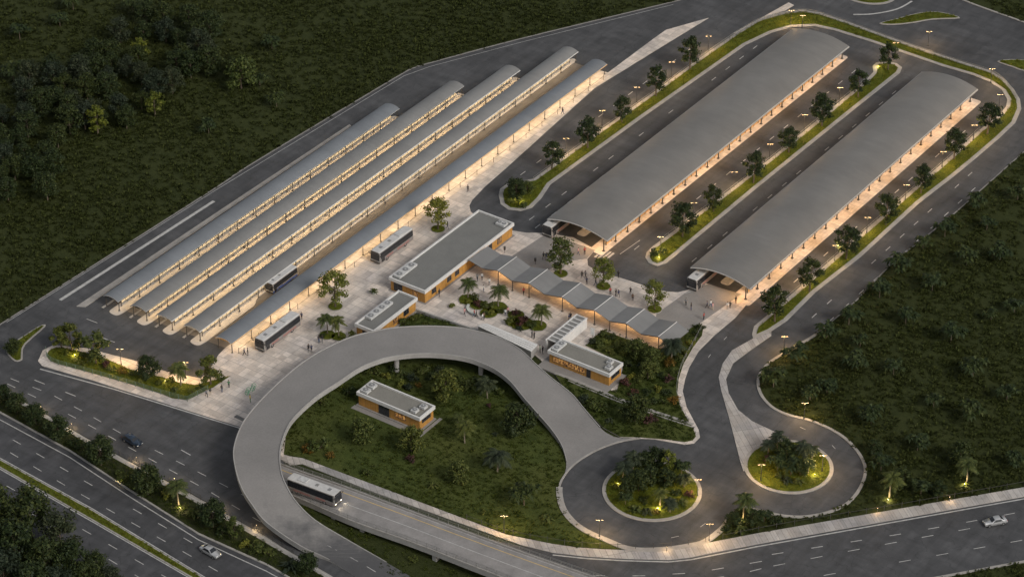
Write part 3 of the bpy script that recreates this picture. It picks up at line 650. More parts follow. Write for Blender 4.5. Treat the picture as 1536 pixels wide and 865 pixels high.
window(b1, 'S', -19.4, -17.2, .5, 2.4, -15.0); window(b1, 'S', -14.6, -13.2, 1.0, 2.2, -15.0, 'winlit', mull=1)
window(b1, 'E', 10.9, 12.6, .8, 2.3, -11.45, 'winlit', 2); window(b1, 'E', 7.8, 9.0, ZP, 2.4, -11.45, 'darkglass', 1, 'door')
b2 = building('kiosk_building', 'small grey-roofed building with ochre walls touching the curved ramp', -16.0, -11.1, -32.8, -17.9, 3.3)
for y in (-26, -22.4): window(b2, 'E', y, y+1.8, .9, 2.3, -11.4, 'winlit' if y == -26 else 'darkglass')
window(b2, 'S', -14.2, -13.0, 1.2, 2.2, -32.5, mull=1)
b3 = building('cafe_building', 'flat-roofed ochre building with a lit glazed front beside the garden', 21.4, 36.2, -18.3, -13.3, 3.3, 'flatroof2')
window(b3, 'S', 22.6, 30.2, .9, 2.2, -18.0, 'winlit', 6); window(b3, 'S', 30.6, 31.6, ZP, 2.4, -18.0, 'darkglass', 1, 'door'); window(b3, 'E', -17.2, -14.2, 1.2, 2.2, 35.9)
b4 = building('service_building', 'lone ochre building with flat roof standing on the lawn inside the loop', -1.2, 14.2, -51.5, -46.4, 3.3, 'flatroof2')
window(b4, 'S', 4.0, 6.6, ZP, 2.4, -51.2, 'darkglass', 2, 'door'); window(b4, 'S', 8.0, 10.6, 1.0, 2.1, -51.2, 'winlit', 3); window(b4, 'E', -50.4, -47.6, 1.3, 2.2, 13.9)
slab('building_apron', [(-1.6, -52.9), (15.3, -52.9), (15.3, -45.6), (14.6, -45.6), (14.6, -51.7), (-1.6, -51.7)], .12, M['band'], -.1)
slab('cafe_apron', [(20.4, -20.6), (36.9, -20.9), (36.9, -13.0), (20.4, -13.0)], ZP+.14, M['band'], 0)
# rooftop machines
def aircon(x0, x1, y0, y1, z, nf, label, grp='air conditioners on the flat roofs'):
    t = thing('air_conditioner', label, 'air conditioner', ((x0+x1)/2, (y0+y1)/2, z), 0, grp); w, d = (x1-x0)/2, (y1-y0)/2
    mb = MB(); mb.box(-w, w, -d, d, .12, .62); mb.build('housing', [M['acwhite']], t)
    mb = MB(); mb.box(-w+.1, w-.1, -d+.1, d-.1, 0, .12); mb.build('base', [M['steel']], t)
    for k in range(nf):
        f = (k+.5)/nf*2-1; c = (f*w, 0) if w > d else (0, f*d); r = min(min(w, d), max(w, d)/nf)*.78
        m_ = MB(); m_.cyl(c, r, .62, .72, 14); m_.cyl(c, r*.3, .72, .76, 8, 1); m_.build('fan', [M['fan'], M['acwhite']], t)
zr = 3.05
aircon(-19.9, -18.3, -14.4, -8.2, zr, 3, 'long white three-fan unit at the near end of the main building roof')
aircon(-14.2, -12.0, 14.2, 15.8, zr, 2, 'small white unit on the far corner of the main building roof')
aircon(-15.5, -14.0, -29.8, -22.4, zr-.1, 4, 'white four-fan unit on the small building beside the curved ramp')
aircon(21.9, 23.3, -17.6, -14.2, zr-.1, 2, 'white two-fan unit on the left end of the glazed-front building roof')
aircon(33.4, 34.5, -15.2, -14.0, zr-.1, 1, 'farther square white unit at the garden end of the glazed-front building roof')
aircon(34.2, 35.4, -17.0, -15.7, zr-.1, 1, 'nearer square white unit at the garden end of the glazed-front building roof')
aircon(-.7, .9, -50.8, -49.4, zr-.1, 1, 'nearer white unit at the left end of the lawn building roof')
aircon(-.7, .9, -48.9, -47.4, zr-.1, 1, 'farther white unit at the left end of the lawn building roof')
aircon(11.3, 12.5, -50.6, -49.3, zr-.1, 1, 'nearer white unit at the right end of the lawn building roof')
aircon(11.9, 13.2, -48.6, -47.4, zr-.1, 1, 'farther white unit at the right end of the lawn building roof')

# ================================================================ FOLDED CANOPY
t = thing('folded_canopy', 'zigzag grey folded canopy crossing the plaza from the main building', 'canopy', (-10.6, -.55, 0), rad(-1.95))
XS = [(0, 3.5), (3.5, 2.8), (7.6, 3.8), (11.3, 2.75), (15.6, 3.8), (19.7, 2.75), (24.1, 3.8), (27.8, 2.75), (32.2, 3.8), (36.0, 2.75), (40.1, 3.8), (43.7, 2.75), (48.0, 3.8), (51.0, 2.8)]
mb = MB(); dz = .12; yb, yf_ = -.1, 6.5
for (xa, za), (xb, zb_) in zip(XS[:-1], XS[1:]):
    a, b, c, d = (xa, yb, za), (xb, yb, zb_), (xb, yf_, zb_), (xa, yf_, za); lo = lambda p: (p[0], p[1], p[2]-dz)
    mb.face([a, b, c, d], 0); mb.face([lo(d), lo(c), lo(b), lo(a)], 1); mb.face([lo(a), lo(b), b, a], 1); mb.face([lo(c), lo(d), d, c], 1)
for k in (0, -1):
    x, zz = XS[k]; mb.face([(x, yb, zz), (x, yf_, zz), (x, yf_, zz-dz), (x, yb, zz-dz)], 1)
mb.build('roof', [M['foldroof'], M['steel']], t)
mb = MB()
for x, zz in XS[2::2]: mb = MB(); mb.tube((x, yb-.03, zz+.03), (x, yf_+.03, zz+.03), .07, .07, 6); mb.build('ridge_cap', [M['white']], t)
mb = MB()
for y in (yb+.2, yf_-.2):
    for (xa, za), (xb, zb_) in zip(XS[:-1], XS[1:]): mb.tube((xa, y, za-.24), (xb, y, zb_-.24), .07, .07, 5)
mb.build('edge_beam', [M['steel']], t)
for i, (x, zz) in enumerate(XS):
    if i in (0, 1): continue
    if i % 2 == 0 or i % 3 == 0:
        for y in (yb+.2, yf_-.2):
            m_ = MB(); m_.tube((0, 0, 0), (0, 0, zz-.2-ZP), .11, .09, 8); m_.box(-.2, .2, -.2, .2, 0, .12); o = m_.build('column', [M['steel']], t); o.location = (x, y, ZP)
for x in (6, 13.5, 22, 30, 38, 46): area(t, (x, 4.4, 2.5), 5, .3, 62, AMB)
mb = MB()
for x in (6, 13.5, 22, 30, 38, 46): mb.box(x-1.2, x+1.2, 4.3, 4.42, 2.52, 2.57); mb.box(x-.03, x+.03, 4.33, 4.39, 2.57, 2.62)
mb.build('tube_light', [M['tube']], t)
# low shelters at the plaza's edge
t = thing('stair_shelter', 'long low white roofed stair enclosure behind the curved ramp', 'stair shelter', (0, 0, 0))
mb = MB(); mb.prism([(4.0, -17.7), (5.0, -16.1), (17.6, -16.4), (17.9, -19.0)], 0, 1.95); mb.build('wall', [M['deckside']], t)
mb = MB(); mb.prism([(3.9, -17.8), (4.9, -16.0), (17.7, -16.3), (18.0, -19.1)], 1.95, 2.1, 0)
for k in range(3):
    f = .2+k*.25; mb.bar((4.4-f*.8, -16.3-f*1.5), (17.5+f*.2, -16.6-f*2.6), .12, 2.1, 2.2)
mb.build('roof', [M['white']], t)
t = thing('covered_passage', 'white walled passage with slatted roof leading to the glazed-front building', 'passage', (0, 0, 0))
mb = MB(); mb.box(20.7, 21.0, -14.0, -3.4, ZP, 2.45); mb.box(18.4, 18.65, -14.6, -3.4, ZP, 2.3); mb.build('wall', [M['white']], t)
mb = MB(); mb.box(18.35, 18.6, -14.7, -3.3, 2.45, 2.62); mb.box(20.75, 21.05, -14.1, -3.3, 2.45, 2.62)
for k in range(9): mb.box(18.6, 20.75, -14.2+k*1.32, -13.95+k*1.32, 2.47, 2.60)
mb.build('roof_frame', [M['white']], t)
mb = MB(); mb.box(18.6, 20.75, -14.3, -3.35, 2.38, 2.44); mb.build('roof', [M['rail']], t)
t = thing('sign_board', 'white sign board on a post between white passage and garden', 'sign', (*P(888.5, 510, ZP), ZP), rad(10))
mb = MB(); mb.tube((0, 0, 0), (0, 0, 1.8), .06, .06, 6); mb.build('post', [M['rail']], t)
mb = MB(); mb.box(-.42, .42, -.05, .05, 1.3, 2.9); mb.build('panel', [M['signw']], t)
# retaining wall at the plaza's southern edge
t = thing('retaining_wall', 'low pale wall edging the plaza above the sunken garden strip', 'wall')
mb = MB(); ribbon(mb, PS([(622, 463.5), (672, 480.5), (722, 497.5)], .4), .35, -.2, .55); mb.build('wall', [M['deckside']], t)

# ================================================================ CURVED RAMP (flyover loop)
LOOPR = [((600, 905), (690, 905), .07), ((545, 871), (620, 866), .12), ((494, 839.5), (580, 843), .4), ((449, 818), (519, 808), 1.5), ((400, 784), (473, 780), 3.2), ((378, 757), (446, 754), 4.5), ((362, 731), (431, 730), 5.4), ((352.5, 700), (422, 706), 6.0), ((350.5, 672), (421, 672), 6.2), ((362, 638), (433, 638), 6.1), ((382, 610), (450, 617), 5.9), ((413, 578), (476, 594), 5.6), ((449, 547), (505, 575), 5.4), ((484, 524.6), (540, 552), 5.2), ((526, 505.5), (572, 539), 5.0), ((560, 497), (602, 533), 4.9), ((595, 491), (637, 530.5), 4.8), ((644, 489), (672, 532.5), 4.6), ((685, 491), (700, 537), 4.4), ((713, 496), (723, 545), 4.1), ((748, 506), (745, 556), 3.8), ((780, 524), (766, 573), 3.3), ((805, 547), (785, 596), 2.7), ((829, 568), (806, 620), 2.0), ((857, 590), (826, 643), 1.25), ((875, 611), (841, 665), .75), ((892, 631), (848, 684), .4), ((906, 646), (849.5, 697), .22), ((920, 654), (847.5, 708), .16)]
rows = []
for (ox, oy), (ix, iy), z in LOOPR:
    a, b = P(ox, oy, z), P(ix, iy, z); rows.append((a[0], a[1], b[0], b[1], z))
rows = smooth_loop(rows, 5, False)
t = thing('curved_ramp', 'wide grey concrete ramp curling in a horseshoe above plaza and lawn', 'bridge ramp')
mb = MB(); n = len(rows)
def low(z): return max(-.05, z-.95) if z > 1.0 else -.05
for i in range(n-1):
    a, b = rows[i], rows[i+1]; m_ = 2 if i < 30 else 0
    O0, I0, O1, I1 = (a[0], a[1], a[4]), (a[2], a[3], a[4]), (b[0], b[1], b[4]), (b[2], b[3], b[4])
    dn = lambda p: (p[0], p[1], low(p[2]))
    mb.face([O0, O1, I1, I0][::-1], m_); mb.face([dn(O0), dn(O1), dn(I1), dn(I0)], 1)
    mb.face([O0, O1, dn(O1), dn(O0)][::-1], 1); mb.face([I0, I1, dn(I1), dn(I0)], 1)
o = mb.build('deck', [M['deck'], M['deckside'], M['deck_worn']], t)
bm = bmesh.new(); bm.from_mesh(o.data); bmesh.ops.recalc_face_normals(bm, faces=bm.faces); bm.to_mesh(o.data); bm.free()
ov = o.data.attributes.new('overlay', 'FLOAT', 'POINT'); dt = {(round(r[j], 3), round(r[j+1], 3)): i for i, r in enumerate(rows) for j in (0, 2)}
for v_ in o.data.vertices: ov.data[v_.index].value = max(0, min(1, 1.0-dt.get((round(v_.co.x, 3), round(v_.co.y, 3)), 30)/24))
for side in (0, 2):
    mb = MB()
    for i in range(n-1):
        a, b = rows[i], rows[i+1]
        if a[4] < .3: continue
        oa = Vector((a[0]-a[2], a[1]-a[3])).normalized()*(1 if side == 0 else -1); ob = Vector((b[0]-b[2], b[1]-b[3])).normalized()*(1 if side == 0 else -1)
        A0, B0 = Vector((a[side], a[side+1]))+oa*.04, Vector((b[side], b[side+1]))+ob*.04; A1, B1 = A0-oa*.2, B0-ob*.2
        h0, h1 = a[4]+.17, b[4]+.17
        mb.face([(*A0, h0), (*B0, h1), (*B1, h1), (*A1, h0)]); mb.face([(*A1, h0), (*B1, h1), (*B1, b[4]-.01), (*A1, a[4]-.01)])
        mb.face([(*A0, a[4]-.35), (*B0, b[4]-.35), (*B0, h1), (*A0, h0)])
    o = mb.build('parapet', [M['deckside']], t)
    bm = bmesh.new(); bm.from_mesh(o.data); bmesh.ops.recalc_face_normals(bm, faces=bm.faces); bm.to_mesh(o.data); bm.free()
for k in (9, 11, 13, 15, 17, 19, 21, 22.5):
    a = rows[int(k*5)]
    for f in ((.42, .82) if k in (15, 19, 22.5) else (.42,)):
        x, y = a[0]+(a[2]-a[0])*f, a[1]+(a[3]-a[1])*f
        if False: continue
        mb = MB(); mb.cyl((0, 0), .5, -.1, a[4]-.9, 14); o = mb.build('pier', [M['deckside']], t); o.location = (x, y, 0)
mb = MB(); mb.prism(PS([(890, 629), (906, 647), (920, 654.5), (933, 656.5), (961, 657.5), (933, 662), (905, 671), (881, 683), (860, 698), (847, 713), (840, 730), (847, 710), (849.5, 697), (848, 684)], .12), 0, .12)
structure(mb.build('ramp_apron', [M['deck']]))
mb = MB()
for i in range(1, 16, 3):
    a, b = [Vector((r[0]*.5+r[2]*.5, r[1]*.5+r[3]*.5, r[4]+.012)) for r in (rows[i], rows[i+1])]; b = a+(b-a).normalized()*2.2; q = Vector((-(b-a).y, (b-a).x, 0)).normalized()*.08
    mb.face([a-q, b-q, b+q, a+q])
mb.build('lane_marking', [M['line']], t)
# ================================================================ STRAIGHT BUS RAMP
RR = [((380, 678), (392, 716), .25), ((405, 689), (421, 735), .5), ((421, 695.5), (438, 743.5), .9), ((455, 708), (470, 757), 1.3), ((512, 727.5), (530, 783), 1.8), ((600, 760), (620, 815), 2.3), ((700, 797), (705, 848), 2.8), ((780, 826), (778, 876), 3.2), ((860, 854), (852, 905), 3.5), ((960, 888), (945, 940), 3.7)]
rr = []
for (ox, oy), (ix, iy), z in RR:
    a, b = P(ox, oy, z), P(ix, iy, z); rr.append((a[0], a[1], b[0], b[1], z))
rr = smooth_loop(rr, 5, False); n = len(rr)
t = thing('bus_ramp', 'straight raised bus ramp on short piers with railings below the lawn', 'bridge ramp')
mb = MB()
for i in range(n-1):
    a, b = rr[i], rr[i+1]
    O0, I0, O1, I1 = (a[0], a[1], a[4]), (a[2], a[3], a[4]), (b[0], b[1], b[4]), (b[2], b[3], b[4]); dn = lambda p: (p[0], p[1], max(-.05, p[2]-1.0))
    mb.face([O0, O1, I1, I0], 0); mb.face([dn(O0), dn(O1), dn(I1), dn(I0)], 1); mb.face([O0, O1, dn(O1), dn(O0)], 1); mb.face([I0, I1, dn(I1), dn(I0)], 1)
o = mb.build('deck', [M['ramp'], M['deckside']], t)
bm = bmesh.new(); bm.from_mesh(o.data); bmesh.ops.recalc_face_normals(bm, faces=bm.faces); bm.to_mesh(o.data); bm.free()
def lerp_row(r, f): return (r[0]+(r[2]-r[0])*f, r[1]+(r[3]-r[1])*f, r[4])
def strip3(mb, pts, w, dz, mi=0):
    for i in range(len(pts)-1):
        a, b = Vector(pts[i]), Vector(pts[i+1]); d = (b-a); q = Vector((-d.y, d.x, 0)).normalized()*w/2; u = Vector((0, 0, dz)); mb.face([a-q+u, b-q+u, b+q+u, a+q+u], mi)
mb = MB(); strip3(mb, [lerp_row(r, .52) for r in rr], .16, .012); strip3(mb, [lerp_row(r, .07) for r in rr], .12, .012); strip3(mb, [lerp_row(r, .94) for r in rr], .12, .012); mb.build('lane_marking', [M['line']], t)
mb = MB(); strip3(mb, [lerp_row(r, .2) for r in rr[8:]], .14, .012); mb.build('yellow_line', [M['yline']], t)
for f in (.015, .985):
    mb = MB()
    for i in range(n-1):
        a, b = Vector(lerp_row(rr[i], f)), Vector(lerp_row(rr[i+1], f)); d = (b-a); q = Vector((-d.y, d.x, 0)).normalized()*.16
        for s in (1, -1): pass
        u = Vector((0, 0, .28)); mb.face([a-q+u, b-q+u, b+q+u, a+q+u]); mb.face([a-q, b-q, b-q+u, a-q+u]); mb.face([b+q, a+q, a+q+u, b+q+u])
    mb.build('kerb', [M['kerb']], t)
m_ = MB(); m_.tube((0, 0, 0), (0, 0, .95), .05, .05, 5); POSTM = m_.mesh('rail_post', [M['rail']])
for f in (.015, .985):
    pl = [lerp_row(r, f) for r in rr[4:]]; mb = MB()
    for h in (.6, .95, 1.2): mb.pipe([(x, y, z+h) for x, y, z in pl], .035, 4)
    ro = mb.build('railing', [M['rail']], t); cum = path_len(pl); s = .5
    while s < cum[-1]:
        q = along(pl, s, cum); o = link(bpy.data.objects.new('post', POSTM), ro); o.location = (q[0], q[1], q[2]+.27); s += 2.2
for px, py, z in ((507, 768, 1.4), (548, 785, 1.7), (652, 826, 2.3)):
    r = min(rr, key=lambda q: abs(q[2]-P(px, py, z)[0])+abs(q[3]-P(px, py, z)[1]))
    for f in (.9, .3):
        mb = MB(); mb.box(-.45, .45, -.45, .45, -.2, r[4]-.98); o = mb.build('pier', [M['deckside']], t); q = lerp_row(r, f); o.location = (q[0], q[1], 0); o.rotation_euler[2] = rad(-5)
def ramp_z(x, y): return min(rr, key=lambda q: (((q[0]+q[2])/2-x)**2+((q[1]+q[3])/2-y)**2))[4]

# ================================================================ VEHICLES
m_ = MB(); m_.tube((-.14, 0, 0), (.14, 0, 0), .46, .46, 16); WHEEL = m_.mesh('wheel_tyre', [M['tyre']])
m_ = MB(); m_.tube((-.16, 0, 0), (.16, 0, 0), .26, .26, 12); RIM = m_.mesh('wheel_rim', [M['rim']])
def wheel(parent, x, y, r):
    o = link(bpy.data.objects.new('wheel', WHEEL), parent); o.location = (x, y, r); o.scale = (1 if r > .4 else .75, r/.46, r/.46)
    link(bpy.data.objects.new('rim', RIM), o)
def bus(label, loc, rz, lower='busgrey', stripe_m='busred', lit=False):
    """city bus, front toward local -y"""
    t = thing('bus', label, 'bus', loc, rz, 'city buses at the terminal'); Lh, W2 = 5.9, 1.27
    prof = [(-W2, .35), (-W2, .95), (-W2, 1.35), (-W2+.03, 2.6), (-W2+.10, 2.86), (-W2+.34, 3.0), (W2-.34, 3.0), (W2-.10, 2.86), (W2-.03, 2.6), (W2, 1.35), (W2, .95), (W2, .35)]
    st = [(-Lh, .94, .0), (-Lh+.12, .985, .04), (-Lh+.4, 1, .0), (Lh-.3, 1, 0), (Lh-.08, .985, .0), (Lh, .95, .0)]
    mb = MB(); rings = []
    for y, k, _ in st:
        ring = []
        for x, z in prof: ring.append((x*k, y, z if z < 2 else 1.35+(z-1.35)*(.985 if abs(y) > Lh-.1 else 1)))
        rings.append(ring)
    for i in range(len(rings)-1):
        for j in range(len(prof)):
            j2 = (j+1) % len(prof); mi = 2 if j in (4, 5, 6) else (1 if j in (0, 10) else (3 if j in (2, 8) and 1 < i < 4 else 0))
            mb.face([rings[i][j], rings[i+1][j], rings[i+1][j2], rings[i][j2]], mi)
    mb.face(rings[0], 0); mb.face(rings[-1][::-1], 0)
    o = mb.build('body', [M['buswhite'], M[lower], M['busroof'], M['darkglass']], t)
    bm = bmesh.new(); bm.from_mesh(o.data); bmesh.ops.recalc_face_normals(bm, faces=bm.faces); bm.to_mesh(o.data); bm.free()
    for s in (-1, 1):
        mb = MB(); x = s*(W2+.012); q = s*(W2-.02)
        y = -Lh+.35
        while y < Lh-.7:
            e = min(y+1.52, Lh-.3); mb.face([(x, y, 1.38), (x, e, 1.38), (q, e, 2.68), (q, y, 2.68)]); y += 1.58
        mb.build('side_window', [M['darkglass']], t)
        mb = MB(); mb.box(*(sorted((s*(W2-.05), s*(W2+.02)))), -Lh+.2, Lh-.4, 1.30, 1.38); mb.box(*(sorted((s*(W2-.06), s*(W2+.01)))), -Lh+.2, Lh-.4, 2.66, 2.74); mb.build('window_frame', [M['steel']], t)
        mb = MB(); mb.box(*(sorted((s*W2, s*(W2+.016)))), .2, 4.4, .62, 1.05); mb.box(*(sorted((s*W2, s*(W2+.016)))), -3.6, -1.2, .75, 1.15); mb.build('stripe', [M[stripe_m]], t)
        for y in (-3.3, 3.1): wheel(t, s*(W2-.14), y, .46)
        mb = MB(); mb.box(-.14, .14, -.05, .03, -.16, .16); o = mb.build('mirror', [M['steel']], t); o.location = (s*(W2+.22), -Lh-.1, 2.3)
        mb = MB(); mb.box(-.15, .15, -.03, .04, -.07, .07); o = mb.build('headlight', [M['headlamp'] if lit else M['acwhite']], t); o.location = (s*.85, -Lh-.01, .72)
        mb = MB(); mb.box(-.12, .12, -.03, .03, -.22, .22); o = mb.build('tail_light', [M['taillamp']], t); o.location = (s*.95, Lh+.01, .95)
    mb = MB(); y = -Lh-.02; mb.face([(-1.14, y, .92), (1.14, y, .92), (1.16, y, 2.44), (-1.16, y, 2.44)]); mb.face([(-1.05, y-.005, 2.48), (1.05, y-.005, 2.48), (1.02, y, 2.84), (-1.02, y, 2.84)]); mb.build('windscreen', [M['darkglass']], t)
    mb = MB(); y = Lh+.02; mb.face([(1.0, y, 1.5), (-1.0, y, 1.5), (-1.0, y, 2.6), (1.0, y, 2.6)]); mb.build('rear_window', [M['darkglass']], t)
    mb = MB(); mb.box(-.75, .75, 1.6, 3.6, 2.98, 3.2); mb.build('roof_unit', [M['acwhite']], t)
    for y in (-3.9, -.8): mb = MB(); mb.box(-.35, .35, y-.35, y+.35, 2.98, 3.06); mb.build('roof_hatch', [M['fan'] if y < -2 else M['rail']], t)
    mb = MB(); mb.box(-1.2, 1.2, -Lh-.06, -Lh+.1, .32, .58); mb.build('bumper', [M['steel']], t)
    mb = MB(); mb.box(W2-.0, W2+.014, -5.3, -4.2, .42, 2.6); mb.build('door', [M['darkglass']], t)
    if lit:
        for s in (-1, 1):
            ld = bpy.data.lights.new('headlight_beam', 'SPOT'); ld.energy = 35; ld.color = (1, .85, .6); ld.spot_size = rad(70); ld.spot_blend = .6; ld.shadow_soft_size = .1
            lo = link(bpy.data.objects.new('headlight_beam', ld), t); lo.location = (s*.85, -Lh-.12, .8); lo.rotation_euler = (rad(62), 0, rad(180))
    return t
def at(px, py, z=0, dz=0): p = P(px, py, z); return (p[0], p[1], z+dz)
bus('white bus with front facing the street, nearest the planted bed on the plaza', (-28.4, -42.2, ZP+.005), rad(.5))
bus('white bus parked on plaza beside the long main building', (-28.9, -3.0, ZP+.005), 0)
bb = bus('short blue and white bus pulled up under the longest canopy', (-40.3, -26.2, ZR), rad(1), 'busblue', 'busblue'); bb.scale = (.88, .7, .85)
for ch in list(bb.children):
    if ch.name.startswith('roof_unit'): bpy.data.objects.remove(ch)
bus('bus emerging from under the big roof nearer the canopies', (-5.1, 26.2, ZR), rad(0))
bus('bus emerging from under the big roof beside the eastern field', (31.1, 26.4, ZR), rad(0))
pr = P(472, 729, 1.4); ddir = math.atan2(rr[22][1]-rr[12][1], rr[22][0]-rr[12][0])
rb = bus('bus with lit headlights driving down the straight raised ramp', (pr[0]+2.0, pr[1]-2.4, 1.43), ddir+math.pi/2, lit=True); rb.scale = (.96, .92, .97); rb.rotation_euler = (rad(-2.2), 0, ddir+math.pi/2)

def car(label, loc, rz, paint, kind='saloon'):
    """car, nose toward local -y"""
    t = thing('car', label, 'car', loc, rz, 'cars on the roads')
    # stations along y: (y, z of hood/roof line, half width at that line)
    if kind == 'saloon': S = [(-2.2, .62, .70), (-2.05, .74, .80), (-1.0, .92, .80), (-.25, 1.38, .60), (.2, 1.45, .60), (.85, 1.42, .60), (1.55, 1.02, .76), (2.1, .96, .76), (2.25, .72, .70)]
    else: S = [(-2.2, .68, .72), (-2.05, .82, .82), (-1.05, 1.0, .82), (-.45, 1.5, .64), (.2, 1.6, .64), (1.4, 1.56, .63), (1.95, 1.12, .78), (2.1, .9, .78), (2.15, .72, .74)]
    mb = MB(); rings = []
    for y, z, hw in S:
        zb = .30 if abs(y) < 2 else .38; wl = .86 if abs(y) < 2 else .76; belt = min(z, .9 if kind == 'saloon' else .98); wb = min(.87, .84 if abs(y) < 2 else .74)
        rings.append([(-wl, y, zb), (-wb-.02, y, (zb+belt)/2), (-wb, y, belt), (-hw, y, z), (hw, y, z), (wb, y, belt), (wb+.02, y, (zb+belt)/2), (wl, y, zb)])
    for i in range(len(rings)-1):
        for j in range(8): mb.face([rings[i][j], rings[i+1][j], rings[i+1][(j+1) % 8], rings[i][(j+1) % 8]])
    mb.face(rings[0]); mb.face(rings[-1][::-1]); o = mb.build('body', [M[paint]], t, True)
    bm = bmesh.new(); bm.from_mesh(o.data); bmesh.ops.remove_doubles(bm, verts=bm.verts, dist=.001); bmesh.ops.recalc_face_normals(bm, faces=bm.faces); bm.to_mesh(o.data); bm.free()
    def glass(name, q, off):
        mb = MB(); mb.face([tuple(Vector(p)+Vector(off)) for p in q]); mb.build(name, [M['darkglass']], t)
    R = rings; k = .12
    glass('windscreen', [(-.68, -.93, .97), (.68, -.93, .97), (.54, -.30, 1.37 if kind == 'saloon' else 1.44), (-.54, -.30, 1.37 if kind == 'saloon' else 1.44)] if kind == 'saloon' else [(-.7, -1.0, 1.05), (.7, -1.0, 1.05), (.57, -.5, 1.47), (-.57, -.5, 1.47)], (0, -.02, .02))
    if kind == 'saloon': glass('rear_window', [(.54, .92, 1.38), (-.54, .92, 1.38), (-.64, 1.5, 1.06), (.64, 1.5, 1.06)], (0, .02, .03))
    else: glass('rear_window', [(.56, 1.46, 1.52), (-.56, 1.46, 1.52), (-.7, 1.92, 1.16), (.7, 1.92, 1.16)], (0, .02, .03))
    for s in (-1, 1):
        zt = 1.36 if kind == 'saloon' else 1.5; zl = .95 if kind == 'saloon' else 1.03
        glass('side_window', [(s*.82, -.75, zl), (s*.63, -.18, zt), (s*.63, .82 if kind == 'saloon' else 1.35, zt), (s*.80, 1.35 if kind == 'saloon' else 1.75, zl+.02)], (s*.025, 0, .01))
        for y in (-1.4, 1.35): wheel(t, s*.76, y, .33)
        mb = MB(); mb.box(-.17, .17, -.06, .05, -.07, .07); o = mb.build('headlight', [M['acwhite']], t); o.location = (s*.58, -2.15, .64)
        mb = MB(); mb.box(-.17, .17, -.04, .05, -.07, .07); o = mb.build('tail_light', [M['taillamp']], t); o.location = (s*.58, 2.18, .78)
    return t
hd = math.atan2(*(lambda a, b: (b[1]-a[1], b[0]-a[0]))(P(140, 660), P(300, 750)))
car('dark blue hatchback driving on the service road', at(198.5, 664, ZR), hd+math.pi/2, 'navy', 'hatch')
hd = math.atan2(*(lambda a, b: (b[1]-a[1], b[0]-a[0]))(P(141, 729), P(340, 843)))
car('silver saloon on the highway below the tree-lined median', at(316, 830, ZR), hd+math.pi/2, 'silver')
hd = math.atan2(*(lambda a, b: (b[1]-a[1], b[0]-a[0]))(P(1160, 848), P(1536, 777)))
car('silver saloon alone on the eastern road', at(1492, 785, ZR), hd-math.pi/2, 'silver')
# ================================================================ VEGETATION
rng = np.random.default_rng(11)
def leaf_cloud(cent, n, spread, size, droop=.3, asp=.55):
    """n leaf quads round each clump centre; returns verts (N*4,3)"""
    cent = np.asarray(cent); C = np.repeat(cent, n, 0); k = len(C)
    d = rng.normal(size=(k, 3)); d /= np.linalg.norm(d, axis=1)[:, None]; r = rng.random(k)**.4
    sp = np.repeat(np.asarray(spread), n, 0) if np.ndim(spread) else np.full(k, spread)
    pos = C+d*(r*sp)[:, None]*np.array([1, 1, .72])
    nrm = d*.7+rng.normal(size=(k, 3))*.5+np.array([0, 0, .55]); nrm /= np.linalg.norm(nrm, axis=1)[:, None]
    t = np.cross(nrm, rng.normal(size=(k, 3))); t /= np.linalg.norm(t, axis=1)[:, None]; b = np.cross(nrm, t)
    s = size*(.6+.8*rng.random(k))[:, None]
    q = np.stack([pos-t*s*.5, pos+b*s*asp*.5-np.array([0, 0, 1])*s*droop*.1, pos+t*s*.5-np.array([0, 0, 1])*s*droop*.3, pos-b*s*asp*.5], 1)
    return q.reshape(-1, 3)
def quads_mesh(name, V, mat, k=4):
    n = len(V)//k; me = bpy.data.meshes.new(name); me.vertices.add(len(V)); me.vertices.foreach_set('co', V.astype(np.float32).ravel())
    me.loops.add(len(V)); me.loops.foreach_set('vertex_index', np.arange(len(V), dtype=np.int32))
    me.polygons.add(n); me.polygons.foreach_set('loop_start', np.arange(0, len(V), k, dtype=np.int32))
    me.materials.append(mat); me.update(calc_edges=True); return me
def broadleaf(seed, H, R, base, mat, nl=9, n=46, size=.42, flat=.8, lean=.1):
    rs = random.Random(seed); tr = MB(); cent = []; spr = []
    top = Vector((rs.uniform(-lean, lean), rs.uniform(-lean, lean), H*.62)); mid = Vector((rs.uniform(-lean, lean)*.5, 0, H*.3))
    tr.tube((0, 0, 0), mid, .03*H**.75+.06, .025*H**.75+.04, 7); tr.tube(mid, top, .025*H**.75+.04, .05, 6); tr.tube(top, top+Vector((0, 0, H*.25)), .05, .02, 5)
    for i in range(nl):
        a = 2*math.pi*(i+rs.random()*.8)/nl*1.62*2; lv = i/(nl-1); z = base+(H*.93-base)*(lv**.9); rr_ = R*(.78*math.sin(math.pi*(.18+.74*lv))**.8)*rs.uniform(.65, 1.15)
        e = Vector((rr_*math.cos(a), rr_*math.sin(a), z)); zs = max(base*.75, z-rr_*.75); s0 = mid.lerp(top, min(1, max(0, (zs-mid.z)/(top.z-mid.z))))
        m_ = s0.lerp(e, .55)+Vector((0, 0, .12*rr_)); tr.tube(s0, m_, .055, .04, 5); tr.tube(m_, e, .04, .015, 4)
        cent += [e, m_.lerp(e, .5)+Vector((rs.uniform(-.3, .3), rs.uniform(-.3, .3), .1))]; spr += [R*rs.uniform(.26, .42), R*rs.uniform(.22, .34)]
    cent.append(Vector((0, 0, H*.9))); spr.append(R*.36)
    V = leaf_cloud([tuple(c) for c in cent], n, spr, size)
    return tr.mesh('tree_trunk', [M['bark']]), quads_mesh('tree_crown', V, M[mat])
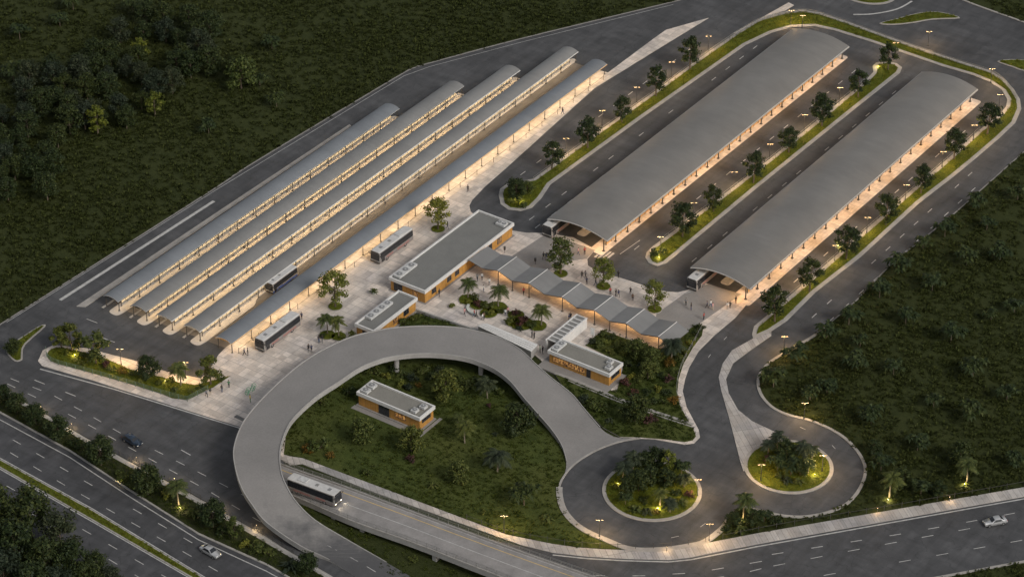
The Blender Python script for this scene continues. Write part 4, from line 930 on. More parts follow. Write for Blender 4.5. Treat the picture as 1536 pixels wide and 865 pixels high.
def palm(seed, H, R, mat, fr=20, leaf=.5, droop=1.0):
    rs = random.Random(seed); tr = MB(); pts = [Vector((.25*math.sin(i*.5+seed)*i/6, .2*math.cos(seed+i*.4)*i/6, H*i/6)) for i in range(7)]
    for i in range(6): tr.tube(pts[i], pts[i+1], .17-.012*i, .16-.012*i, 7)
    V = []; top = pts[-1]
    for k in range(fr):
        a = 2*math.pi*k/fr*1.618*3+rs.random()*.3; el = rs.uniform(-.25, 1.15); ln = R*rs.uniform(.8, 1.1); d = Vector((math.cos(a), math.sin(a), 0)); side = Vector((-d.y, d.x, 0)); prev = None; spine = []
        for s in range(9):
            t = s/8; h = ln*t*math.cos(el*(1-.3*t)); zz = ln*t*math.sin(el)*(1-.2*t)-droop*ln*.55*t*t; spine.append(top+d*h+Vector((0, 0, zz)))
        for s in range(8):
            p0, p1 = spine[s], spine[s+1]; w = .035
            V += [p0-side*w, p1-side*w*.7, p1+side*w*.7, p0+side*w]
            for sg in (-1, 1):
                for f in (.2, .7):
                    c = p0.lerp(p1, f); lf = leaf*ln*.42*math.sin(math.pi*min(1, .15+(s+f)/8*.85))+.08; tip = c+side*sg*lf*.85+(p1-p0).normalized()*lf*.55-Vector((0, 0, lf*.42)); wd = (p1-p0)*.5
                    V += [c-wd*.5, tip-wd*.15, tip+wd*.15, c+wd*.5]
    return tr.mesh('palm_trunk', [M['palmbark']]), quads_mesh('palm_crown', np.array([tuple(v) for v in V]), M[mat])
def umbrella_plant(seed, H, R, mat, arms=7):
    """papaya-like field tree: several heads of big drooping leaves"""
    rs = random.Random(seed); tr = MB(); tr.tube((0, 0, 0), (0, 0, H*.55), .12, .09, 6); V = []
    for k in range(arms):
        a = 2*math.pi*k/arms+rs.random(); rr_ = R*rs.uniform(.15, .72) if k else 0; hd = Vector((rr_*math.cos(a), rr_*math.sin(a), H*rs.uniform(.72, 1.0)-.3*rr_)); tr.tube((0, 0, H*.5), hd, .06, .035, 5)
        for q in range(13):
            b = 2*math.pi*q/13+rs.random()*.4; ln = R*rs.uniform(.34, .55); el = rs.uniform(-.2, .9); d = Vector((math.cos(b), math.sin(b), 0)); side = Vector((-d.y, d.x, 0)); w = ln*.2
            p0 = hd; p1 = hd+d*ln*.55*math.cos(el)+Vector((0, 0, ln*.5*math.sin(el))); p2 = p1+d*ln*.5-Vector((0, 0, ln*.35*(1.2-el*.5)))
            V += [p0-side*w*.3, p1-side*w, p1+side*w, p0+side*w*.3, p1-side*w, p2-side*w*.15, p2+side*w*.15, p1+side*w]
    return tr.mesh('field_tree_trunk', [M['bark']]), quads_mesh('field_tree_crown', np.array([tuple(v) for v in V]), M[mat])
def shrub_mesh(seed, R, H, mat, n=10, k=26, size=.3):
    rs = random.Random(seed); tr = MB()
    cent = []
    for i in range(n):
        a = rs.random()*6.28; r = R*.75*math.sqrt(rs.random()); z = H*rs.uniform(.3, .85)*(1-.4*(r/R)**2); cent.append((r*math.cos(a), r*math.sin(a), z)); tr.tube((0, 0, 0), (cent[-1][0]*.9, cent[-1][1]*.9, z), .03, .015, 4)
    return tr.mesh('shrub_stem', [M['bark']]), quads_mesh('shrub_foliage', leaf_cloud(cent, k, R*.42, size), M[mat])
def rosette_mesh(seed, R, mat, n=22):
    rs = random.Random(seed); V = []
    for q in range(n):
        b = 2*math.pi*q/n*1.618*2; ln = R*rs.uniform(.7, 1.1); el = rs.uniform(.15, 1.2); d = Vector((math.cos(b), math.sin(b), 0)); side = Vector((-d.y, d.x, 0)); w = ln*.13
        p1 = d*ln*.55*math.cos(el)+Vector((0, 0, .1+ln*.6*math.sin(el))); p2 = d*ln*math.cos(el*.8)+Vector((0, 0, max(.05, ln*.35*math.sin(el)+.05)))
        V += [Vector((0, 0, .05))-side*w*.4, p1-side*w, p1+side*w, Vector((0, 0, .05))+side*w*.4, p1-side*w, p2-side*w*.1, p2+side*w*.1, p1+side*w]
    tr = MB(); tr.tube((0, 0, 0), (0, 0, .35*R), .08, .05, 6)
    return tr.mesh('shrub_stem', [M['bark']]), quads_mesh('shrub_foliage', np.array([tuple(v) for v in V]), M[mat])
SPEC = {
 'street': [broadleaf(s, 7.7, 2.75, 2.1, 'leaf_dark', 16, 54, .48) for s in (1, 2, 3, 4)],
 'plaza': [broadleaf(s, 9.0, 3.5, 2.3, 'leaf_light' if s != 13 else 'leaf_mid', 16, 52, .52, lean=.2) for s in (11, 12, 13)],
 'bushy': [broadleaf(s, 5.8, 3.0, 1.0, 'leaf_mid', 17, 66, .48) for s in (21, 22)],
 'dark': [broadleaf(s, 6.2, 3.3, .9, 'leaf_dark', 19, 74, .5) for s in (31, 32, 33)],
 'clumpy': [broadleaf(s, 6.4, 2.9, 1.5, 'leaf_dark' if s == 36 else 'leaf_mid', 11, 60, .55, lean=.25) for s in (35, 36, 37)],
 'forest': [broadleaf(s, 9.5, 4.6, 2.0, m, 16, 80, .6) for s, m in ((41, 'leaf_dark'), (42, 'leaf_dark'), (43, 'leaf_blue'))],
 'palm': [palm(s, 4.3, 2.5, 'leaf_palm', 30, .62) for s in (51, 52)],
 'palmdark': [palm(s, 4.0, 2.9, 'leaf_blue', 26, .66) for s in (53, 54)],
 'field': [umbrella_plant(s, 4.2, 2.9, m, 9) for s, m in ((61, 'leaf_dark'), (62, 'leaf_dark'), (63, 'leaf_dark'))],
 'yellow': [broadleaf(s, 7.2, 2.7, 1.8, 'leaf_yel', 12, 34, .62, lean=.2) for s in (71, 72)],
 'shrub': [shrub_mesh(s, 1.0, 1.1, m) for s, m in ((81, 'leaf_mid'), (82, 'leaf_mid'), (83, 'leaf_dark'))],
 'shrublight': [shrub_mesh(84, .9, .9, 'leaf_light')], 'shrubyel': [shrub_mesh(85, 1.2, 1.5, 'leaf_orange')], 'shrubred': [shrub_mesh(86, 1.1, 1.3, 'leaf_red')], 'shrubblue': [shrub_mesh(87, 1.1, 1.1, 'leaf_blue')],
 'rosette': [rosette_mesh(88, 1.3, 'leaf_palm'), rosette_mesh(89, 1.2, 'leaf_blue')],
}
PART = dict(palm=('trunk', 'fronds'), palmdark=('trunk', 'fronds'), shrub=('stem', 'foliage'), shrublight=('stem', 'foliage'), shrubyel=('stem', 'foliage'), shrubred=('stem', 'foliage'), shrubblue=('stem', 'foliage'), rosette=('stem', 'foliage'))
NAMES = dict(street='street_tree', plaza='plaza_tree', bushy='bushy_tree', dark='dark_tree', forest='forest_tree', clumpy='leafy_tree', palm='palm_tree', palmdark='palm_tree', field='field_tree', yellow='yellow_tree')
_rt = random.Random(99)
def plant(kind, loc, label, cat=None, s=1.0, group=None, var=None, zs=1.0):
    v = SPEC[kind][(var if var is not None else _rt.randrange(99)) % len(SPEC[kind])]; pn = PART.get(kind, ('trunk', 'crown'))
    nm = NAMES.get(kind, 'shrub'); cat = cat or ('palm' if 'palm' in nm else 'tree' if 'tree' in nm else 'shrub')
    t = thing(nm, label, cat, loc, _rt.random()*6.28, group); k = s*_rt.uniform(.92, 1.08); t.scale = (k, k, k*zs)
    link(bpy.data.objects.new(pn[0], v[0]), t); link(bpy.data.objects.new(pn[1], v[1]), t); return t
def row(kind, pts, z, what, group, s=1.0, fmt='{n} {what}', **kw):
    for i, (x, y) in enumerate(pts):
        t = plant(kind, at(x, y, z), fmt.format(n=nth(i, len(pts)), what=what), None, s*_rt.uniform(.86, 1.1), group, **kw); t.rotation_euler = (_rt.uniform(-.06, .06), _rt.uniform(-.06, .06), _rt.random()*6); t.scale.x *= _rt.uniform(.88, 1.14)
G_ST = 'street trees along the median strips'
row('street', [(827.6, 253), (881.4, 222), (932.4, 184), (984, 144), (1034.8, 104)], .24, 'dark round tree up the strip between bus canopies and first big roof', G_ST)
row('street', [(1023.7, 354.6), (1070.5, 317), (1130, 274), (1183, 229), (1233, 189), (1287, 145.7), (1332, 104)], .24, 'dark round tree up the strip between the two big roofs', G_ST)
row('street', [(1162, 482), (1214, 437), (1269, 388), (1328.5, 337), (1381, 290), (1431, 239), (1481, 201)], .24, 'dark round tree up the eastern strip beside the outer road', G_ST)
plant('shrub', at(987, 384, .24), 'low leafy bush at the rounded near tip of the middle strip', s=1.7)
plant('dark', at(775, 297, .24), 'broad dark tree filling the bulb of the strip near the main building', s=.85)
plant('bushy', at(791, 291, .24), 'smaller bushy tree on the bulb of the strip, canopy side', s=.6)
for x, y, k in ((766, 303, 'shrublight'), (784, 309, 'shrub')): plant(k, at(x, y, .24), 'low %s bush on the kerbed bulb near the main building' % ('pale green' if k != 'shrub' else 'dark green'), s=1.3)
G_PT = 'trees standing in round plaza beds'
TREE_BEDS = []
for x, y, s, l, v in ((657, 344, .95, 'light green tree in a round bed behind the parked bus and main building', 0), (503, 460, 1.05, 'light green tree in a round bed above the two small palms', 1), (841, 411, 1.0, 'tall loose tree between folded canopy and near mouth of first big roof', 2), (905, 430, .78, 'smallest light tree by the curved kerb, middle of three beyond the folded canopy', 0), (982, 464, .82, 'light tree near the garden end of the folded canopy', 1)):
    plant('plaza', at(x, y, ZP+.1), l, s=s, group=G_PT, var=v); TREE_BEDS.append((x, y, 1.45))
TREE_BEDS += [(491, 503, 1.6), (508, 505, 1.5), (702, 450, 1.9), (717, 458, 1.7), (745, 462, 2.2), (733, 470, 1.8), (774, 473, 1.7), (783, 486, 2.4), (806, 489, 1.9), (770, 484, 1.6)]
for x, y, r in TREE_BEDS:
    c = P(x, y, ZP); mbb = MB(); mbb.cyl(c, r+.12, ZP-.1, ZP+.14, 24, 0); mbb.cyl(c, r, ZP, ZP+.2, 24, 1); structure(mbb.build('round_bed', [M['kerb'], M['verge']])); VERGES.append((circle(c, r, 20), ZP+.2, 'verge'))
for x, y, l in ((491, 500, 'left one of two small palms by the curved ramp'), (508, 503, 'right one of two small palms by the curved ramp'), (702, 446, 'courtyard palm nearest the main building'), (747.5, 459, 'middle courtyard palm in a shrub bed'), (812, 488, 'courtyard palm nearest the white slatted passage')):
    plant('palm', at(x, y, ZP+.2), l, s=.92, group='small palms on the plaza')
for x, y, k, s, l in ((484, 505, 'shrub', .8, 'small bush left of the two plaza palms'), (513, 508, 'shrublight', .8, 'pale bush right of the two plaza palms'), (527, 505, 'shrub', 1.1, 'dark bush between palms and curved ramp edge'),
    (713, 449, 'shrub', 1.1, 'green bush behind the first courtyard palm'), (717, 459, 'shrubred', 1.1, 'reddish bush beside the curved courtyard bench'), (705, 455, 'shrublight', .9, 'pale bush in front of the first courtyard palm'), (732, 462, 'shrub', 1.4, 'dense bush left of the middle courtyard palm'), (738, 471, 'shrublight', 1.0, 'pale bush in front of the middle courtyard palm'), (752, 468, 'shrub', .9, 'low bush right of the middle courtyard palm'), (728, 471, 'rosette', .8, 'spiky plant at the near edge of the courtyard bed'),
    (774, 473, 'shrubred', 1.0, 'small reddish bush at the back of the third courtyard bed'), (766, 484, 'shrub', 1.3, 'leafy bush at the left of the third courtyard bed'), (783, 486, 'shrubred', 1.5, 'large purple bush in the centre of the third courtyard bed'), (797, 489, 'shrub', 1.3, 'round green bush beside the third courtyard palm'), (779, 494, 'rosette', .9, 'spiky plant at the near edge of the third courtyard bed'),
    (842, 424, 'shrub', .5, 'tiny bush at the foot of the tall loose tree'), (679, 460, 'shrublight', .9, 'small bush alone by the main building corner')):
    plant(k, at(x, y, ZP+.18), l, s=s)
# western bed
for x, y, k, s, l in ((92, 521, 'clumpy', .75, 'leftmost leafy tree at the rounded end of the western bed'), (108, 525, 'clumpy', 1.05, 'tall leafy tree second from the rounded end of the western bed'), (144, 545, 'clumpy', 1.1, 'tallest leafy tree in the middle of the western bed'), (222, 566, 'dark', .85, 'dark bushy tree between the two lamps of the western bed'), (271, 577, 'palm', 1.0, 'low palm beside the second lamp of the western bed'), (316, 576, 'clumpy', 1.0, 'tall leafy tree at the plaza end of the western bed')): plant(k, at(x, y, .28), l, s=s)
for i, (x, y, k) in enumerate(((100, 531, 'shrublight'), (126, 536, 'shrub'), (122, 547, 'shrublight'), (160, 549, 'shrubred'), (166, 556, 'shrub'), (184, 560, 'shrubyel'), (200, 563, 'shrub'), (213, 574, 'shrublight'), (240, 576, 'shrub'), (255, 573, 'shrub'), (288, 588, 'shrublight'), (262, 586, 'rosette'), (300, 583, 'shrub'), (331, 569, 'shrub'))):
    plant(k, at(x, y, .28), '%s small %s in the fenced western bed counting from its rounded end' % (nth(i, 14), dict(shrub='green bush', shrublight='pale bush', shrubred='reddish bush', shrubyel='orange bush', rosette='spiky plant')[k]), s=1.0, group='bushes of the western bed')
plant('dark', at(20, 531, .3), 'dark bush tree on the kerbed corner island by the field', s=.6)
# service median
SMT = [(6, 600, 'dark', .55), (26, 618, 'dark', .7), (54, 636, 'dark', .8), (88, 658, 'dark', .85), (112, 669, 'shrub', 1.6), (131, 680, 'shrub', 1.3), (152, 697, 'dark', 1.0), (181, 717, 'shrub', 1.6), (200, 728, 'shrub', 1.3), (222, 741, 'dark', 1.05), (246, 745, 'shrublight', 1.2), (268, 757, 'palm', 1.1), (289, 772, 'rosette', 1.6), (320, 790, 'dark', .9), (334, 800, 'shrub', 1.4), (352, 806, 'clumpy', .7), (366, 817, 'shrublight', 1.3), (386, 826, 'shrub', 1.6), (404, 832, 'shrub', 1.3), (438, 852, 'rosette', 2.2), (462, 858, 'dark', .7)]
for i, (x, y, k, s) in enumerate(SMT):
    plant(k, at(x, y, .2), '%s plant along the roadside strip above the highway, a %s' % ({0: 'first', 20: 'last'}.get(i) or (ORD[i] if i < 20 else 'next'), {'dark': 'dark round tree', 'clumpy': 'small leafy tree', 'shrub': 'green bush', 'palm': 'small palm', 'shrublight': 'pale bush', 'rosette': 'spiky clump'}[k]), s=s, group='plants of the roadside strip')
# lawn inside the loop
for x, y, k, s, l in ((543, 662, 'bushy', .95, 'pale round tree on the lawn in front of the lone building'), (617, 676, 'bushy', 1.0, 'round tree on the lawn above the purple bush'), (615, 692, 'shrubred', 1.1, 'purple flowering bush on the lawn under a round tree'), (463, 678, 'shrubyel', 1.2, 'yellow orange bush at the lawn edge inside the ramp'), (478, 675, 'shrub', 2.3, 'large green bush right of the yellow bush on the lawn'), (496, 686, 'shrubyel', .8, 'small orange bush alone near the walkway on the lawn'), (551, 712, 'shrub', 1.2, 'low dark bush beside the walkway above the bus'), (697, 664, 'palm', .95, 'palm in the middle of the lawn'), (687, 640, 'palm', .6, 'small palm behind the middle palm of the lawn'), (687, 722, 'bushy', .85, 'light leafy tree on the lawn near the walkway lamp'), (692, 726, 'shrub', 1.2, 'dark bush under the light leafy tree on lawn'), (746, 707, 'palmdark', 1.1, 'tall bluish palm on the lawn nearest the roundabout side'), (650, 730, 'rosette', 1.1, 'low spiky plant near the lawn walkway'), (668, 598, 'bushy', 1.1, 'bushy tree behind the lone building under the curved ramp'), (731, 597, 'palmdark', .95, 'bluish palm at the lawn edge under the curved ramp'), (734, 610, 'shrubred', .7, 'small reddish bush by the bluish palm'), (776, 650, 'dark', 1.15, 'large dark tree on the lawn beside the descending ramp'), (786, 757, 'field', 1.2, 'dark drooping tree at the lawn corner by the roundabout'), (527, 590, 'shrub', 1.6, 'bush beside the lone building under the ramp'), (483, 606, 'shrub', 1.4, 'green bush at the inner edge of the ramp'), (508, 578, 'shrublight', 1.2, 'pale bush in the ramp shade left of building'), (742, 652, 'rosette', .8, 'small spiky plant left of the large dark tree'), (712, 675, 'shrub', .6, 'tiny bush by the middle lawn palm'), (560, 700, 'shrub', .5, 'tiny bush near the walkway on the lawn'), (820, 780, 'rosette', 1.3, 'spiky clump by the fence near the roundabout'), (725, 770, 'shrub', .7, 'tiny bush beside the lawn lamp')):
    plant(k, at(x, y, .06), l, s=s)
G_UR = 'bushes in the shade under the curved ramp'
for i, (x, y, k, s) in enumerate([(560, 560, 'shrub', 1.5), (578, 566, 'shrublight', 1.2), (592, 556, 'shrub', 1.4), (604, 563, 'rosette', 1.3), (618, 570, 'shrubblue', 1.4), (634, 560, 'shrub', 1.6), (648, 567, 'shrub', 1.5), (660, 558, 'shrubblue', 1.3), (676, 565, 'shrub', 1.6), (692, 572, 'shrub', 1.4), (704, 580, 'rosette', 1.5), (716, 574, 'shrub', 1.4), (748, 590, 'shrub', 1.3), (600, 578, 'shrublight', 1.3), (612, 584, 'shrubblue', 1.2), (628, 580, 'shrubyel', .8)]):
    plant(k, at(x, y, .06), '%s bush from the left in the shaded row under the curved ramp' % nth(i, 16), s=s, group=G_UR)
for i, (x, y, k, s) in enumerate([(606, 487, 'shrub', 1.4), (623, 480, 'shrub', 1.3), (640, 487, 'rosette', 1.0), (668, 492, 'shrub', 1.0)]): plant(k, at(x, y, .1), '%s bush in the sunken strip by the small ochre building' % ORD[i], s=s)
# right-hand garden
GP = [(888, 515, 'shrubblue'), (899, 520, 'shrub'), (910, 514, 'shrublight'), (905, 503, 'shrub'), (918, 508, 'shrub'), (925, 521, 'shrub'), (938, 517, 'shrub'), (935, 530, 'shrublight'), (947, 528, 'shrub'), (958, 520, 'shrub'), (955, 538, 'dark'), (968, 530, 'shrub'), (978, 535, 'shrub'), (942, 548, 'shrub'), (962, 552, 'shrubblue'), (975, 549, 'dark'), (992, 540, 'shrub'), (1003, 548, 'shrubyel'), (946, 566, 'shrublight'), (938, 577, 'shrubred'), (957, 572, 'shrub'), (972, 568, 'dark'), (990, 565, 'shrub'), (1004, 572, 'shrubred'), (1012, 560, 'shrub'), (985, 585, 'shrublight'), (1000, 592, 'shrub'), (1010, 603, 'shrubyel'), (970, 590, 'shrub'), (950, 592, 'shrubred'), (995, 605, 'shrub'), (1026, 530, 'shrub'), (1037, 515, 'shrublight'), (1046, 502, 'shrub'), (1050, 493, 'shrub'), (1018, 538, 'shrub'), (915, 530, 'shrub'), (980, 605, 'shrub')]
for i, (x, y, k) in enumerate(GP):
    if k == 'dark': plant('bushy', at(x, y, .28), '%s round leafy tree of the garden, counted from the passage' % {10: 'first', 15: 'second', 21: 'third'}[i], s=.75); continue
    plant(k, at(x, y, .28), '%s among the dense planting behind the glazed-front building' % dict(shrub='green bush', shrublight='pale bush', shrubred='reddish bush', shrubyel='orange bush', shrubblue='bluish bush')[k], s=1.15, group='dense garden bushes, '+dict(shrub='green', shrublight='pale', shrubred='reddish', shrubyel='orange', shrubblue='bluish')[k])
for x, y, k, s, l in ((1007, 538, 'palmdark', .95, 'spreading palm at the garden end of the folded canopy'), (952, 632, 'dark', 1.0, 'large dark tree across the garden path near the ramp'), (888, 611, 'shrub', 1.6, 'green bush in front of the path beside the ramp'), (876, 602, 'shrubblue', 1.3, 'bluish bush nearest the ramp in the front garden'), (900, 615, 'shrub', 1.8, 'large bush between ramp and dark tree'), (914, 632, 'rosette', 1.1, 'spiky plant on the front garden grass'), (976, 634, 'shrubred', 1.4, 'reddish bush right of the large dark tree'), (990, 640, 'shrub', .8, 'small bush near the garden corner kerb'), (872, 487, 'rosette', .9, 'spiky plant beside the white sign board')): plant(k, at(x, y, .28), l, s=s)
# roundabouts
RBP = [(935, 722, 'palmdark', .95), (950, 708, 'palmdark', 1.05), (968, 702, 'dark', .75), (985, 700, 'dark', .8), (1002, 708, 'yellow', .85), (1022, 712, 'field', .9), (940, 738, 'dark', .65), (958, 735, 'dark', .85), (975, 725, 'dark', .8), (1000, 728, 'dark', .75), (1026, 730, 'palmdark', .8), (938, 756, 'field', .7), (953, 766, 'rosette', 1.6), (970, 769, 'rosette', 1.5), (990, 758, 'palm', .85), (1005, 768, 'palmdark', .7), (1024, 755, 'rosette', 1.4), (1034, 745, 'shrubred', 1.1), (984, 770, 'shrubyel', .8), (1015, 742, 'shrub', 1.3), (965, 752, 'shrub', 1.5), (925, 730, 'shrublight', .9)]
KN = dict(palmdark='bluish palm', dark='dark round tree', yellow='bright green tree', field='drooping tree', rosette='spiky clump', palm='lit palm', shrubred='reddish bush', shrubyel='orange bush', shrub='green bush', shrublight='pale bush')
from collections import Counter
def thicket(lst, z, where, group):
    cnt = Counter(k for _, _, k, _ in lst); seen = Counter()
    for x, y, k, s in lst:
        seen[k] += 1; n_ = '' if cnt[k] == 1 else nth(seen[k]-1, cnt[k])+' '
        plant(k, at(x, y, z), (n_+KN[k]+' '+where), s=s*.86, group=group)
thicket(RBP, .28, 'from the left in the larger planted roundabout', 'plants of the larger roundabout')
thicket([(1152, 680, 'palmdark', .8), (1166, 674, 'palmdark', .95), (1178, 690, 'dark', .8), (1166, 705, 'field', .9), (1186, 712, 'field', 1.0), (1205, 690, 'palmdark', 1.0), (1218, 688, 'palmdark', .75), (1200, 712, 'dark', .7), (1212, 710, 'palm', .8), (1180, 722, 'rosette', 1.6), (1198, 724, 'rosette', 1.4), (1150, 690, 'shrubred', 1.0), (1172, 716, 'shrub', 1.5)], .28, 'from the left in the smaller planted turning island', 'plants of the smaller turning island')
thicket([(1115, 776, 'palm', 1.2), (1100, 788, 'dark', .6), (1128, 785, 'dark', .6), (1146, 782, 'field', .7), (1088, 797, 'shrub', 1.3), (1165, 784, 'shrub', 1.5), (1110, 797, 'rosette', 1.6)], .05, 'from the left in the wedge between roundabout and sidewalk', 'plants of the wedge by the sidewalk')
# eastern field
EF = [(1450, 397, 'field', .95), (1398, 436, 'field', .9), (1358, 486, 'field', .85), (1426, 514, 'field', 1.05), (1521, 470, 'field', .8), (1319, 446, 'field', .95), (1348, 412, 'field', 1.0), (1417, 355, 'field', .9), (1463, 313, 'field', .85), (1273, 487, 'field', .9), (1240, 510, 'field', .95), (1195, 545, 'field', 1.0), (1284, 555, 'field', 1.0), (1459, 566, 'field', 1.1), (1500, 391, 'field', .9), (1160, 580, 'field', 1.1), (1340, 562, 'field', .8), (1306, 635, 'field', 1.0), (1455, 630, 'field', 1.05), (1376, 675, 'field', .9), (1321, 706, 'field', .9), (1334, 745, 'palm', 1.0), (1450, 722, 'palm', 1.0), (1381, 742, 'field', .8), (1440, 695, 'dark', .8), (1350, 730, 'dark', .7), (1408, 745, 'dark', .6), (1520, 700, 'field', .8), (1510, 600, 'field', .8), (1400, 610, 'field', .75), (1240, 590, 'field', .8), (1384, 375, 'field', .8), (1480, 345, 'field', .8), (1526, 300, 'field', .9), (1290, 520, 'field', .75), (1486, 480, 'field', .7), (1215, 600, 'field', .7), (1310, 680, 'dark', .55)]
thicket(EF, .0, 'of the eastern field, counted in from the terminal road', 'scattered trees of the eastern field') if False else None
cnt = Counter()
for x, y, k, s in EF:
    nearroad = (x, y) in ((1319, 446), (1348, 412), (1417, 355), (1463, 313), (1273, 487), (1240, 510), (1195, 545), (1384, 375), (1526, 300), (1160, 580))
    if k == 'palm': lab = 'warmly lit palm above the sidewalk, %s' % ('nearer the turning island' if x < 1400 else 'nearer the white car'); grp = 'lit palms above the sidewalk'
    elif nearroad: lab = 'drooping dark tree on the field edge beside the outer road'; grp = 'drooping trees along the field edge'
    elif k == 'dark': lab = 'small dark round tree above the sidewalk in the eastern field'; grp = 'dark round trees of the eastern field'
    else: lab = 'drooping dark tree scattered out in the eastern field'; grp = 'drooping trees out in the eastern field'
    plant(k, at(x, y, 0), lab, s=s, group=grp)
# north-western thicket and field
for x, y, s, l in ((147, 202, 1.05, 'bright yellow green tree standing left of its twin before the thicket'), (233, 175, .85, 'bright yellow green tree standing right of its twin before the thicket')): plant('yellow', at(x, y, 0), l, s=s, group='bright trees before the thicket')
plant('yellow', at(212, 95, 0), 'dull yellow tree rising inside the western thicket', s=.9); plant('bushy', at(362, 133, 0), 'light green tree on the open field right of the thicket', s=1.3)
rs = random.Random(5); TH = []
hull = [(0, 190), (60, 105), (150, 75), (215, 30), (300, 25), (345, 60), (350, 110), (310, 125), (270, 135), (240, 160), (200, 200), (120, 205), (100, 250), (70, 305), (0, 315)]
tries = 0
while len(TH) < 62 and tries < 4000:
    tries += 1; q = (rs.uniform(0, 350), rs.uniform(25, 318))
    if inside(q, hull) and all(math.hypot((q[0]-a)*.8, (q[1]-b)*1.3) > 17 for a, b in TH): TH.append(q)
for q in TH: plant('forest', at(q[0], q[1], 0), 'dark crowded tree of the thicket in the north-western field', s=rs.uniform(.5, .8), group='dark trees of the north-western thicket')
for x, y in ((313, 200), (408, 75), (390, 130), (415, 160), (60, 250), (30, 60), (90, 40), (20, 120), (200, 20), (110, 15)): plant('field', at(x, y, 0), 'lone drooping tree on the open north-western field', s=rs.uniform(.8, 1.1), group='lone trees of the north-western field')
# south-western grove
for i, (x, y, s) in enumerate([(-6, 800, 1.1), (48, 805, 1.15), (92, 830, 1.0), (25, 850, 1.1), (70, 868, 1.0), (8, 890, 1.0), (110, 868, .85), (146, 866, .62), (170, 884, .6), (128, 888, .7), (50, 905, 1.0), (-30, 850, 1.2), (88, 900, .8)]):
    plant('forest', at(x, y, 0), 'big dark tree of the grove beside the lower highway' if s > .8 else 'smaller dark tree at the highway end of the grove', s=s, group='big trees of the south-western grove' if s > .8 else 'small trees of the south-western grove')
for i, (x, y) in enumerate(((560, 800), (620, 840), (530, 785))): plant('shrub', at(x, y, 0), '%s bush on the grass below the straight ramp' % ORD[i], s=1.0)

# ---- ground cover (nobody could count it)
def clump_cover(name, polys, dens, R, blades, mat, seed, z=0.0, avoid=(), bl=.8, hgt=.5, patch=None):
    r = np.random.default_rng(seed); pos = []
    for poly in polys:
        xs = np.array([p[0] for p in poly]); ys = np.array([p[1] for p in poly]); a, b, c, d = xs.min(), xs.max(), ys.min(), ys.max()
        n = int((b-a)*(d-c)*dens); X = r.uniform(a, b, n); Y = r.uniform(c, d, n); k = inside_np(X, Y, poly)
        dx, dy, = X-CAM.x, Y-CAM.y; fx = CF.x*dx+CF.y*dy-CF.z*CAM.z; px = 768+FPX*(CR.x*dx+CR.y*dy)/fx; py = 432.5-FPX*(CU.x*dx+CU.y*dy-CU.z*CAM.z)/fx
        k &= (px > -70) & (px < 1606) & (py > -60) & (py < 930)
        for av in avoid: k &= ~inside_np(X, Y, av)
        if patch is not None:
            w = np.sin(X*.11+1.3*np.sin(Y*.07))*np.sin(Y*.13+1.1*np.sin(X*.09)); k &= r.random(n) < np.clip(.62+patch*w, .12, 1)
        pos.append(np.stack([X[k], Y[k]], 1))
    pos = np.concatenate(pos); n = len(pos); S = (.55+.9*r.random(n)**1.5)*R
    a = r.uniform(0, 6.283, (n, blades)); el = r.uniform(.15, 1.25, (n, blades)); ln = S[:, None]*r.uniform(.6, 1.15, (n, blades))
    d = np.stack([np.cos(a), np.sin(a), 0*a], 2); sd = np.stack([-np.sin(a), np.cos(a), 0*a], 2); up = np.array([0, 0, 1.])
    base = np.concatenate([pos, np.full((n, 1), z)], 1)[:, None, :]+d*(S[:, None, None]*.12)
    p1 = base+d*(ln*.6*np.cos(el))[..., None]+up*(ln*hgt*1.3*np.sin(el)+.05)[..., None]; p2 = base+d*(ln*np.cos(el*.75))[..., None]+up*(ln*hgt*.75*np.sin(el))[..., None]
    w = (ln*.13*bl)[..., None]*sd
    V = np.stack([base, p1-w, p2, p1+w], 2).reshape(-1, 3)
    o = link(bpy.data.objects.new(name, quads_mesh(name, V, M[mat]))); o['kind'] = 'stuff'; return o
clump_cover('field_undergrowth', [FIELD_W, FIELD_E, FIELD_NE, FIELD_SE, FIELD_SW], 1.7, .74, 12, 'blade_field', 1, 0, (), 1.25, .6, .25)
bld4 = [(-2.6, -54), (15.6, -54), (15.6, -45.2), (-2.6, -45.2)]
clump_cover('lawn_grass', [LAWN, FIELD_S], 2.6, .42, 10, 'blade_lawn', 2, .05, (bld4,), 1.0, .6, .35)
clump_cover('garden_grass', [GARD, G2], 2.2, .5, 10, 'blade_lawn', 3, .27, ([(20.2, -21), (37.2, -21), (37.2, -12.8), (20.2, -12.8)],), 1.0, .6)
clump_cover('verge_grass', [p for p, z, m in VERGES if m == 'verge'], 4.5, .34, 8, 'blade_verge', 4, .24, (), 1.0, .6)
clump_cover('median_grass', [p for p, z, m in VERGES if m != 'verge'], 4.0, .36, 8, 'blade_lawn', 5, .2, (), 1.0, .6)

